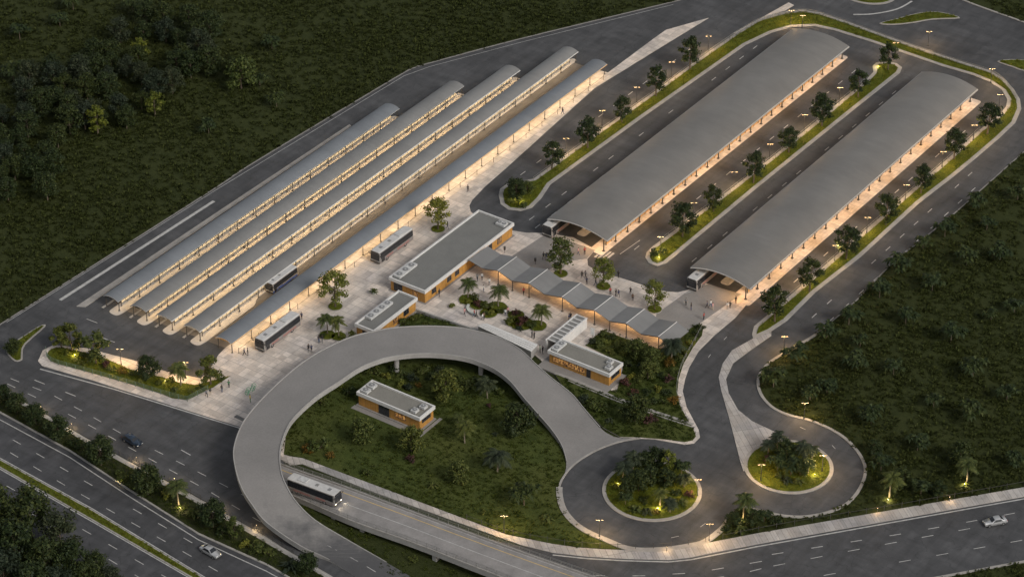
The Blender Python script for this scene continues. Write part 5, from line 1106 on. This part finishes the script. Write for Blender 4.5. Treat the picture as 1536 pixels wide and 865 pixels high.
# ================================================================ STREET LAMPS
m_ = MB(); m_.tube((0, 0, 0), (0, 0, 3.9), .075, .05, 8); m_.tube((-.42, 0, 3.88), (.42, 0, 3.88), .035, .035, 6); m_.box(-.13, .13, -.13, .13, 0, .25); POLE = m_.mesh('lamp_pole', [M['steel']])
m_ = MB(); m_.box(-.2, .2, -.11, .11, 0, .07); m_.box(-.17, .17, -.09, .09, -.045, 0, 1); LHEAD = m_.mesh('lamp_head', [M['steel'], M['lampglow']])
def street_lamp(loc, label, rz=0, group='double-headed street lamps', power=None):
    t = thing('street_lamp', label, 'street lamp', loc, rz, group)
    link(bpy.data.objects.new('pole', POLE), t)
    for s in (-1, 1): o = link(bpy.data.objects.new('lamp_head', LHEAD), t); o.location = (s*.5, 0, 3.9)
    point(t, (0, 0, 3.72), power or E_LAMP)
    return t
DROP = 21
def lamp_row(heads, z, what, power=None):
    for i, (x, y) in enumerate(heads): street_lamp(at(x, y+DROP, z), '%s street lamp %s' % (nth(i, len(heads)), what), AZ, 'double-headed street lamps', power)
lamp_row([(849, 209), (903, 167), (955, 132), (1007, 94), (1062, 55)], .17, 'up the strip between the bus canopies and first big roof')
lamp_row([(990, 357), (1040, 306), (1100.7, 259.5), (1154, 217.5), (1206, 173.5), (1258.5, 132.5)], .17, 'up the strip between the two big roofs')
lamp_row([(1205, 406), (1252, 370), (1300, 328), (1358, 279), (1413, 229), (1459.7, 189), (1498, 143)], .17, 'up the eastern strip, counted from the wedge')
for x, y, l in ((182, 526, 'street lamp in the middle of the western bed'), (279, 546, 'street lamp beside the low palm of the western bed'), (1392, 48, 'street lamp on the road beyond the second big roof'), (1175.5, 507, 'street lamp on the field kerb before the road bends down'), (1206, 607, 'street lamp on the kerb above the turning island'), (1141, 700, 'left street lamp on the small turning island'), (1233, 686, 'right street lamp on the small turning island'), (899, 783, 'street lamp on the left lower kerb of the larger roundabout road'), (1063.5, 789, 'street lamp on the right lower kerb of the larger roundabout road'), (1046, 722, 'street lamp on the right rim of the planted roundabout'), (756, 777, 'street lamp at the corner of lawn and walkway'), (1203, 24, 'street lamp at the far bend of the outer strip'), (1342, 65, 'street lamp along the far fence behind the second big roof'), (1486, 104, 'street lamp at the far eastern corner of the fence'), (1186, 16, 'street lamp on the pale sidewalk tip at the far end')):
    street_lamp(at(x, y+DROP, .15), l, AZ, 'single placed street lamps', E_LAMP*(.6 if y < 130 else 1))
# low bollard lights along the service road strip: slim posts lit only below their caps
m_ = MB(); m_.tube((0, 0, 0), (0, 0, 1.0), .06, .06, 6); m_.tube((0, 0, 1.12), (0, 0, 1.2), .16, .13, 8); BOLP = m_.mesh('bollard_post', [M['steel']])
m_ = MB(); m_.tube((0, 0, 1.0), (0, 0, 1.12), .05, .05, 6); BOLG = m_.mesh('bollard_lens', [M['tube']])
for i, (x, y) in enumerate(((8, 593), (62, 617), (108, 643), (150, 665), (205, 693), (262, 725), (330, 764), (385, 795))):
    t = thing('bollard_light', '%s low bollard light along the service road strip from the west' % ['first', 'second', 'third', 'fourth', 'fifth', 'sixth', 'seventh', 'eighth'][i], 'bollard light', at(x, y-1.5, .2), 0, 'bollard lights of the service road strip')
    link(bpy.data.objects.new('post', BOLP), t); link(bpy.data.objects.new('lens', BOLG), t); point(t, (0, 0, 1.06), E_LAMP*.14, WARM, .16)
for x, y, l in ((1424, 751, 'low bollard light on the eastern sidewalk nearer the white car'), (1316, 768, 'low bollard light on the eastern sidewalk below the nearer lit palm'), (1000, 826, 'low bollard light on the sidewalk below the larger roundabout')):
    t = thing('bollard_light', l, 'bollard light', at(x, y, .17), 0, 'bollard lights of the eastern sidewalk')
    link(bpy.data.objects.new('post', BOLP), t); link(bpy.data.objects.new('lens', BOLG), t); point(t, (0, 0, 1.06), E_LAMP*.07, LAMPC, .2)
# ground spotlights under lit palms
m_ = MB(); m_.tube((0, 0, 0), (0, 0, .22), .09, .12, 8); SPOTM = m_.mesh('ground_light_body', [M['steel']])
m_ = MB(); m_.tube((0, 0, .22), (0, 0, .24), .09, .09, 8); SPOTG = m_.mesh('ground_light_lens', [M['rail']])
GL = [(987, 763, .28, 'ground spotlight under the lit palm of the larger roundabout', 2.2), (927, 726, .28, 'ground spotlight at the left rim of the larger roundabout', .7), (1332, 750, 0, 'ground spotlight under the lit palm nearer the turning island', 1.6), (1447, 727, 0, 'ground spotlight under the lit palm nearer the white car', 1.6), (1112, 780, 0, 'ground spotlight under the wedge palm', 1.0), (1222, 712, .28, 'ground spotlight on the right side of the turning island', 1.2), (270, 762, .2, 'ground spotlight under a palm of the roadside strip', 1.4), (112, 533, .28, 'ground spotlight under the western bed trees', 1.2), (248, 572, .28, 'ground spotlight in the western bed between trees', .8), (783, 305, .24, 'ground spotlight on the kerbed bulb near the main building', 1.6), (988, 387, .24, 'ground spotlight at the tip of the middle strip', .9), (1317, 101, .24, 'ground spotlight at the far end of the middle strip', 1.2), (180, 720, .2, 'ground spotlight between bushes of the roadside strip', .5)]
for x, y, z, l, k in GL:
    t = thing('ground_light', l, 'spotlight', at(x, y, z), 0, 'ground spotlights among the plants'); link(bpy.data.objects.new('housing', SPOTM), t); link(bpy.data.objects.new('lens', SPOTG), t); point(t, (0, 0, .45), E_SPOT*k, (1, .78, .35), .08)

# ================================================================ FENCES
m_ = MB(); m_.tube((0, 0, 0), (0, 0, 1.15), .045, .045, 5); FP = m_.mesh('fence_post', [M['rail']]); m_ = MB(); m_.tube((0, 0, 0), (0, 0, 1.25), .06, .06, 5); FPG = m_.mesh('green_fence_post', [M['greenrail']]); m_ = MB(); m_.tube((0, 0, 0), (0, 0, 1.35), .055, .055, 5); FPD = m_.mesh('dark_fence_post', [M['steel']])
def fence(label, pts, z, sp, kind='rail', rails=(.55, 1.1), group=None):
    x0, y0 = pts[0]; t = thing('fence', label, 'fence', (x0, y0, z), 0, group); L3 = [(x-x0, y-y0, 0) for x, y in pts]; mb = MB()
    for h in rails: mb.pipe([(x, y, h) for x, y, _ in L3], .035, 4)
    mb.build('rail', [M[{'rail': 'rail', 'green': 'greenrail', 'dark': 'steel'}[kind]]], t)
    cum = path_len(L3); n_ = max(1, min(99, int(cum[-1]/sp)))
    for i in range(n_+1):
        q = along(L3, cum[-1]*i/n_, cum); o = link(bpy.data.objects.new('post', {'rail': FP, 'green': FPG, 'dark': FPD}[kind]), t); o.location = q
    return t
def mesh_fence_fill(t, pts, h, z):
    pass
fence('long galvanised fence round the far outer edge of the terminal', smooth_loop(PS([(1048, 92), (1100, 56), (1136, 35), (1157, 28), (1181, 22), (1205, 20), (1230, 24), (1275, 39), (1327, 58), (1386, 79), (1441, 97), (1486, 111), (1505, 124), (1517, 138), (1525, 151)], .17), 3, False), .17, 2.2, 'rail', (.25, .6, .95, 1.15))
fence('galvanised fence along the strip between bus canopies and first big roof', PS([(800, 272), (899, 200), (982, 141), (1040, 98)], .17), .17, 2.6)
fence('galvanised fence along the strip between the two big roofs', PS([(992, 363), (1088, 293), (1161, 237), (1236, 175), (1300, 122)], .17), .17, 2.6)
fence('galvanised fence along the eastern strip facing the second big roof', PS([(1153, 474), (1190, 442), (1283, 361), (1352, 301), (1425, 238), (1469, 197)], .17), .17, 2.6)
fence('green fence around the western planted bed', smooth_loop(PS([(69, 527), (71, 537), (84, 546), (121, 556), (160, 567), (205, 580), (240, 591), (281, 602)], .18), 3, False), .18, 1.9, 'green', (.3, .6, .9, 1.2))
fence('short green fence at the plaza end of the western bed', PS([(281, 602), (312, 585)], .18), .18, 1.9, 'green', (.3, .6, .9, 1.2))
fence('dark post fence along the sidewalk below the lawn and roundabout', smooth_loop(PS([(700, 779), (760, 800), (829, 813.5), (864, 818.5), (940, 822.5), (1003, 820), (1058, 812)], .18), 3, False), .18, 3.2, 'dark', (1.0,))
fence('dark post fence between eastern field and sidewalk', PS([(1084, 808), (1136, 797.5), (1210, 784), (1340, 763), (1536, 728)], .05), .05, 3.4, 'dark', (1.0,))
fence('dark post fence along the service road strip', PS([(150, 667), (215, 703), (288, 742), (400, 806), (440, 830)], .2), .2, 2.6, 'dark', (.5, 1.0))
fence('handrail along the open side of the canopy by the plaza', [(-31.4, -51), (-32.6, 84)], ZP, 6.3, 'dark', (1.0,))
fence('railing on the garden kerb beside the bending road', smooth_loop(PS([(1052, 495), (1038, 520), (1024, 546), (1017, 568), (1015, 590), (1021, 612), (1033, 634)], .28), 3, False), .28, 2.0, 'rail', (.5, 1.0))

# ================================================================ PEOPLE
def person_meshes():
    out = []
    poses = [  # hip-yaw legs (front/back), arm swing, elbow
        dict(st=0, ar=.05), dict(st=.30, ar=.35), dict(st=-.26, ar=-.3), dict(st=.05, ar=.1, up=1)]
    for ip, p in enumerate(poses):
        st, ar = p['st'], p['ar']; V = {}; E_ = []
        V['pel'] = ((0, 0, .93), (.15, .11)); V['waist'] = ((0, 0, 1.08), (.135, .10)); V['chest'] = ((0, -.01, 1.30), (.17, .115)); V['neckb'] = ((0, 0, 1.45), (.085, .08)); V['neck'] = ((0, -.01, 1.52), (.055, .055)); V['head'] = ((0, -.015, 1.62), (.085, .10)); V['crown'] = ((0, -.005, 1.72), (.075, .085))
        E_ += [('pel', 'waist'), ('waist', 'chest'), ('chest', 'neckb'), ('neckb', 'neck'), ('neck', 'head'), ('head', 'crown')]
        for s, n_ in ((-1, 'l'), (1, 'r')):
            k = st*s
            V['hip'+n_] = ((s*.09, 0, .86), (.095, .10)); V['knee'+n_] = ((s*.10, -k*.55-.02*abs(k), .48), (.062, .065)); V['ank'+n_] = ((s*.10, -k*.9+(.12 if k < -.1 else 0), .09), (.042, .045)); V['toe'+n_] = ((s*.11, -k*.9-.13+(.12 if k < -.1 else 0), .035), (.042, .032))
            E_ += [('pel', 'hip'+n_), ('hip'+n_, 'knee'+n_), ('knee'+n_, 'ank'+n_), ('ank'+n_, 'toe'+n_)]
            up = p.get('up') and s > 0
            V['sho'+n_] = ((s*.185, 0, 1.40), (.06, .06)); V['elb'+n_] = ((s*.24, k*.3*(ar/.3 if ar else 0)+.02 if not up else -.22, 1.13 if not up else 1.28), (.042, .042)); V['wri'+n_] = ((s*.235, (k*.3*(ar/.3 if ar else 0))-.10 if not up else -.30, .90 if not up else 1.48), (.03, .03)); V['han'+n_] = ((s*.23, (k*.3*(ar/.3 if ar else 0))-.14 if not up else -.31, .81 if not up else 1.57), (.032, .024))
            E_ += [('chest', 'sho'+n_), ('sho'+n_, 'elb'+n_), ('elb'+n_, 'wri'+n_), ('wri'+n_, 'han'+n_)]
        names = list(V); me = bpy.data.meshes.new('person_skeleton'); me.from_pydata([V[q][0] for q in names], [(names.index(a), names.index(b)) for a, b in E_], [])
        o = link(bpy.data.objects.new('person_skeleton', me)); o.modifiers.new('s', 'SKIN'); o.modifiers.new('d', 'SUBSURF').levels = 1
        for i, q in enumerate(names): me.skin_vertices[0].data[i].radius = V[q][1]; me.skin_vertices[0].data[i].use_root = q == 'pel'
        dg = bpy.context.evaluated_depsgraph_get(); dg.update(); m2_ = bpy.data.meshes.new_from_object(o.evaluated_get(dg)); bpy.data.objects.remove(o); bpy.data.meshes.remove(me)
        mi = []
        for pl in m2_.polygons:
            c = pl.center; mi.append(0 if c.z > 1.50 else (3 if c.z < .09 else (2 if c.z < .97 and abs(c.x) < .2 and not (c.z > .7 and abs(c.x) > .205) else (0 if abs(c.x) > .20 and c.z < 1.02 or (p.get('up') and c.y < -.27) else 1))))
        m2_.polygons.foreach_set('use_smooth', [True]*len(m2_.polygons)); out.append((m2_, mi))
    return out
PM = person_meshes()
m_ = MB()
def hair_mesh(longer):
    bm = bmesh.new(); bmesh.ops.create_uvsphere(bm, u_segments=10, v_segments=7, radius=1)
    for v in bm.verts:
        lowz = -.15 if v.co.y < .1 else (-1.0 if not longer else -2.2)
        v.co = Vector((v.co.x*.098, v.co.y*.115+.012, 1.665+(max(v.co.z, lowz*.55) if v.co.z < 0 else v.co.z)*.105))
    me = bpy.data.meshes.new('hair'); bm.to_mesh(me); bm.free(); me.materials.append(HAIR); me.polygons.foreach_set('use_smooth', [True]*len(me.polygons)); return me
HM = [hair_mesh(False), hair_mesh(True)]
def face_part():
    mb = MB(); mb.tube((0, -.115, 1.60), (0, -.135, 1.585), .018, .014, 6, 0)
    for s in (-1, 1): mb.box(s*.035-.014, s*.035+.014, -.112, -.10, 1.625, 1.64, 1); mb.box(s*.093-.012, s*.093+.012, -.02, .025, 1.58, 1.64, 0)
    mb.box(-.025, .025, -.112, -.10, 1.552, 1.562, 1); return mb
m_ = face_part(); FACES = [m_.mesh('face', [s_, HAIR]) for s_ in SKINS]
_rp = random.Random(3); NP = [0]
def person(px, py, face, top, bot, where, z=ZP, pose=None):
    i = _rp.randrange(4) if pose is None else pose; src, mi = PM[min(i, 3) if i < 3 or pose is not None else 0]
    sk = _rp.randrange(3); me = src.copy(); me.materials.clear()
    for q in (SKINS[sk], CLOTH[top], CLOTH[bot], CLOTH['black']): me.materials.append(q)
    me.polygons.foreach_set('material_index', mi)
    o = link(bpy.data.objects.new('person', me)); o.location = at(px, py, z, .005); o.rotation_euler = (0, 0, face); s = _rp.uniform(.97, 1.05)*1.06; o.scale = (s, s, s)
    w = {'denim': 'jeans'}.get(bot, bot+' trousers'); tag(o, 'person in %s top and %s %s' % (top, w, where), 'person', 'people on the plaza')
    link(bpy.data.objects.new('hair', HM[_rp.randrange(2)]), o); link(bpy.data.objects.new('face', FACES[sk]), o); NP[0] += 1; return o
D = rad
PPL = [(310, 595, 60, 'grey', 'black', 'left of the pair by the western bed corner'), (315.7, 593, 240, 'black', 'beige', 'right of the pair by the western bed corner'), (333, 588, 20, 'black', 'denim', 'alone between bed corner and green racks', ), (343.5, 581.5, 200, 'green', 'black', 'with a bag near the western bed'), (375.5, 603, 140, 'yellow', 'green', 'beside the green bicycle racks near the ramp edge'),
 (366.7, 533, 300, 'navy', 'black', 'left of the pair below the nearest plaza bus'), (372, 533, 320, 'black', 'black', 'right of the pair below the nearest plaza bus'), (463, 527, 40, 'black', 'black', 'left of the nearer pair by the curved ramp'), (467.3, 528, 60, 'navy', 'black', 'right of the nearer pair by the curved ramp'), (478.5, 514, 50, 'black', 'denim', 'left of the farther pair by the small palms'), (483.5, 513.5, 30, 'black', 'grey', 'right of the farther pair by the small palms'), (452.5, 479, 10, 'navy', 'black', 'waiting behind the nearest plaza bus'),
 (671.5, 343, 100, 'black', 'navy', 'under the tree behind the main building'), (702, 288, 200, 'black', 'black', 'at the far plaza kerb near the road bend'), (844, 172, 150, 'black', 'denim', 'far up the plaza beside the canopy handrail'), (659, 444, 240, 'black', 'black', 'at the foot of the main building wall'),
 (697, 473, 80, 'pink', 'black', 'left of the group at the curved bench'), (711.5, 475, 120, 'red', 'denim', 'second of the group at the curved bench'), (714.8, 476, 300, 'black', 'black', 'third of the group at the curved bench'), (726, 479.5, 260, 'brown', 'black', 'last of the group at the curved bench'), (724, 480.5, 80, 'white', 'grey', 'close beside the last of the bench group'), (725.5, 438, 130, 'white', 'denim', 'behind the courtyard shrub beds'), (734, 428, 30, 'white', 'grey', 'by the folded canopy near the main building'), (716, 421, 200, 'grey', 'black', 'in shade where the folded canopy starts'), (723, 420, 20, 'white', 'black', 'beside a grey top in the folded canopy shade'),
 (762, 471, 60, 'pink', 'black', 'between the second and third courtyard beds'), (758, 474, 200, 'white', 'navy', 'left between the second and third courtyard beds'), (798, 506, 90, 'grey', 'black', 'left of the pair beside the stair enclosure'), (801.3, 508.5, 270, 'black', 'black', 'right of the pair beside the stair enclosure'), (810, 529, 130, 'green', 'black', 'left of the pair past the stair enclosure'), (814, 530, 240, 'black', 'black', 'right of the pair past the stair enclosure'), (785.5, 442, 50, 'red', 'black', 'under the middle of the folded canopy'), (797, 432, 210, 'black', 'denim', 'deeper under the middle of the folded canopy'), (856, 479, 180, 'black', 'black', 'in the canopy shade beside the white passage'), (853.5, 482, 80, 'navy', 'black', 'nearest the white passage in the canopy shade'), (872, 460, 20, 'grey', 'black', 'leaning near a canopy post beyond the passage'),
 (815.3, 389, 20, 'black', 'black', 'left of two by the tall loose tree'), (819.3, 389.5, 200, 'navy', 'black', 'right of two by the tall loose tree'), (867.5, 382, 280, 'pink', 'denim', 'left one at the mouth of first big roof'), (877, 381.5, 60, 'red', 'black', 'right one at the mouth of first big roof'), (873, 417, 10, 'black', 'black', 'left of the pair in the plaza centre'), (878, 416.5, 350, 'grey', 'black', 'right of the pair in the plaza centre'), (880, 426.5, 200, 'navy', 'black', 'just below the pair in the plaza centre'), (893.5, 428.5, 100, 'black', 'denim', 'left of the smallest light tree'), (927.5, 417, 170, 'black', 'black', 'standing on the curved kerb of the plaza'), (915.4, 441.5, 45, 'red', 'black', 'left of the trio right of smallest tree'), (923.7, 444.5, 90, 'black', 'black', 'middle of the trio right of smallest tree'), (927.8, 445.5, 60, 'navy', 'grey', 'right of the trio right of smallest tree'), (945.6, 441.5, 220, 'black', 'black', 'with arm raised near the light trees', 3), (949, 451, 20, 'brown', 'black', 'right behind the folded canopy roof'),
 (1036.5, 465, 100, 'black', 'navy', 'right one on the grey lane before second roof'), (1028.7, 458, 40, 'grey', 'black', 'left one on the grey lane before second roof'), (1060.5, 462, 110, 'navy', 'black', 'left of the trio at second roof mouth'), (1066, 461, 250, 'white', 'denim', 'middle of the trio at second roof mouth'), (1069, 465, 90, 'pink', 'beige', 'right of the trio at second roof mouth'), (1091, 463.5, 20, 'white', 'beige', 'left of the pair near second roof corner column'), (1095, 462.5, 200, 'black', 'black', 'right of the pair near second roof corner column'), (1103.5, 455, 60, 'black', 'brown', 'beside the corner column of second roof'), (1055.6, 479.5, 270, 'red', 'black', 'alone on the pale plaza below second roof')]
for q in PPL: person(q[0], q[1], D(q[2]), q[3], q[4], q[5], ZP if q[2] != -1 else ZR, q[6] if len(q) > 6 else None)

# ================================================================ SMALL THINGS
m_ = MB(); pts = [(math.cos(a)*.42, 0, .42+math.sin(a)*.42) for a in [rad(-50+i*28) for i in range(11)]]; m_.pipe([(x, y, z) for x, y, z in pts], .05, 6); RACK = m_.mesh('rack_hoop', [M['green']])
t0 = None
for i, (x, y, n_, l) in enumerate(((372, 589, 3, 'looped green bicycle rack near the ramp edge, nearer the bed'), (380, 583, 3, 'looped green bicycle rack near the ramp edge, farther from the bed'))):
    t = thing('bicycle_rack', l, 'bicycle rack', at(x, y, ZP), rad(25), 'green bicycle racks')
    for k in range(n_): o = link(bpy.data.objects.new('hoop', RACK), t); o.location = (0, k*.7-.7, 0)
    mb = MB(); mb.box(-.06, .06, -.95, .95, 0, .06); mb.build('base', [M['green']], t)
t = thing('potted_plant', 'dark green plant in a pale pot at the small building corner', 'potted plant', at(561, 441, ZP)); mb = MB(); mb.tube((0, 0, 0), (0, 0, .55), .32, .42, 12); mb.build('pot', [M['bench']], t); link(bpy.data.objects.new('foliage', SPEC['rosette'][0][1]), t).location = (0, 0, .5)
t = thing('bench', 'pale curved bench along the courtyard palm bed', 'bench', at(703, 463, ZP)); c = Vector((2.3, 1.6)); mb = MB()
arc = [(c.x+3.0*math.cos(rad(a)), c.y+3.0*math.sin(rad(a))) for a in range(195, 290, 8)]; ribbon(mb, arc, .55, .38, .5); mb.build('seat', [M['bench']], t)
for k in (1, 5, 10): mb = MB(); mb.box(-.2, .2, -.2, .2, 0, .38); o = mb.build('leg', [M['kerb']], t); o.location = (*arc[k], 0)
t = thing('drain_grate', 'dark rectangular drain grate in the plaza by the ramp', 'drain grate', at(359.5, 626.5, ZP), rad(-3)); mb = MB(); mb.box(-1.15, 1.15, -.42, .42, 0, .03); mb.build('frame', [M['steel']], t)
mb = MB()
for k in range(14): mb.box(-1.05+k*.155, -.98+k*.155, -.36, .36, .03, .05)
mb.build('grate', [M['rail']], t)
for i, (x, y) in enumerate(((803, 396), (757, 379), (1004, 500))):
    t = thing('litter_bin', 'dark litter bin on a post %s' % ['left of the tall loose tree', 'by the far side of the folded canopy start', 'at the grey lane by the folded canopy end'][i], 'litter bin', at(x, y, ZP), 0, 'litter bins on the plaza'); mb = MB(); mb.tube((0, 0, 0), (0, 0, 1.0), .05, .05, 6); mb.build('post', [M['steel']], t); mb = MB(); mb.tube((0, 0, .75), (0, 0, 1.5), .22, .26, 10); mb.build('bin', [M['steel']], t)
# ================================================================ CAMERA, LIGHT, WORLD
cd = bpy.data.cameras.new('camera'); cd.sensor_width = 36; cd.lens = FPX/1536*36; cd.clip_start = 1; cd.clip_end = 6000
co = link(bpy.data.objects.new('camera', cd)); co.location = CAM; co.rotation_euler = (math.pi/2-PITCH, 0, AZ); SC.camera = co
EL, ROT = rad(36), rad(100)
sd = bpy.data.lights.new('sun', 'SUN'); sd.energy = .8; sd.angle = rad(18); sd.color = (1, .95, .88)
so = link(bpy.data.objects.new('sun', sd)); so.rotation_euler = (math.pi/2-EL, 0, math.pi-ROT); so.location = (0, 0, 200)
w = bpy.data.worlds.new('World'); SC.world = w; w.use_nodes = True; nt = w.node_tree; bg = nt.nodes['Background']
sk = nt.nodes.new('ShaderNodeTexSky'); sk.sky_type = 'NISHITA'; sk.sun_disc = False; sk.sun_elevation = EL; sk.sun_rotation = ROT; sk.altitude = 100; sk.air_density = 1.2; sk.dust_density = 2.5
hs = nt.nodes.new('ShaderNodeHueSaturation'); hs.inputs['Saturation'].default_value = .28
nt.links.new(sk.outputs[0], hs.inputs['Color']); nt.links.new(hs.outputs[0], bg.inputs['Color']); bg.inputs['Strength'].default_value = .05
SC.view_settings.view_transform = 'Standard'; SC.view_settings.look = 'None'; SC.view_settings.gamma = 1; SC.view_settings.exposure = 1.14
SC.cycles.use_denoising = True; SC.cycles.max_bounces = 5; SC.cycles.diffuse_bounces = 3; SC.cycles.glossy_bounces = 2; SC.cycles.transmission_bounces = 2
SC.cycles.sample_clamp_indirect = 4; SC.cycles.use_light_tree = True; SC.cycles.use_adaptive_sampling = True
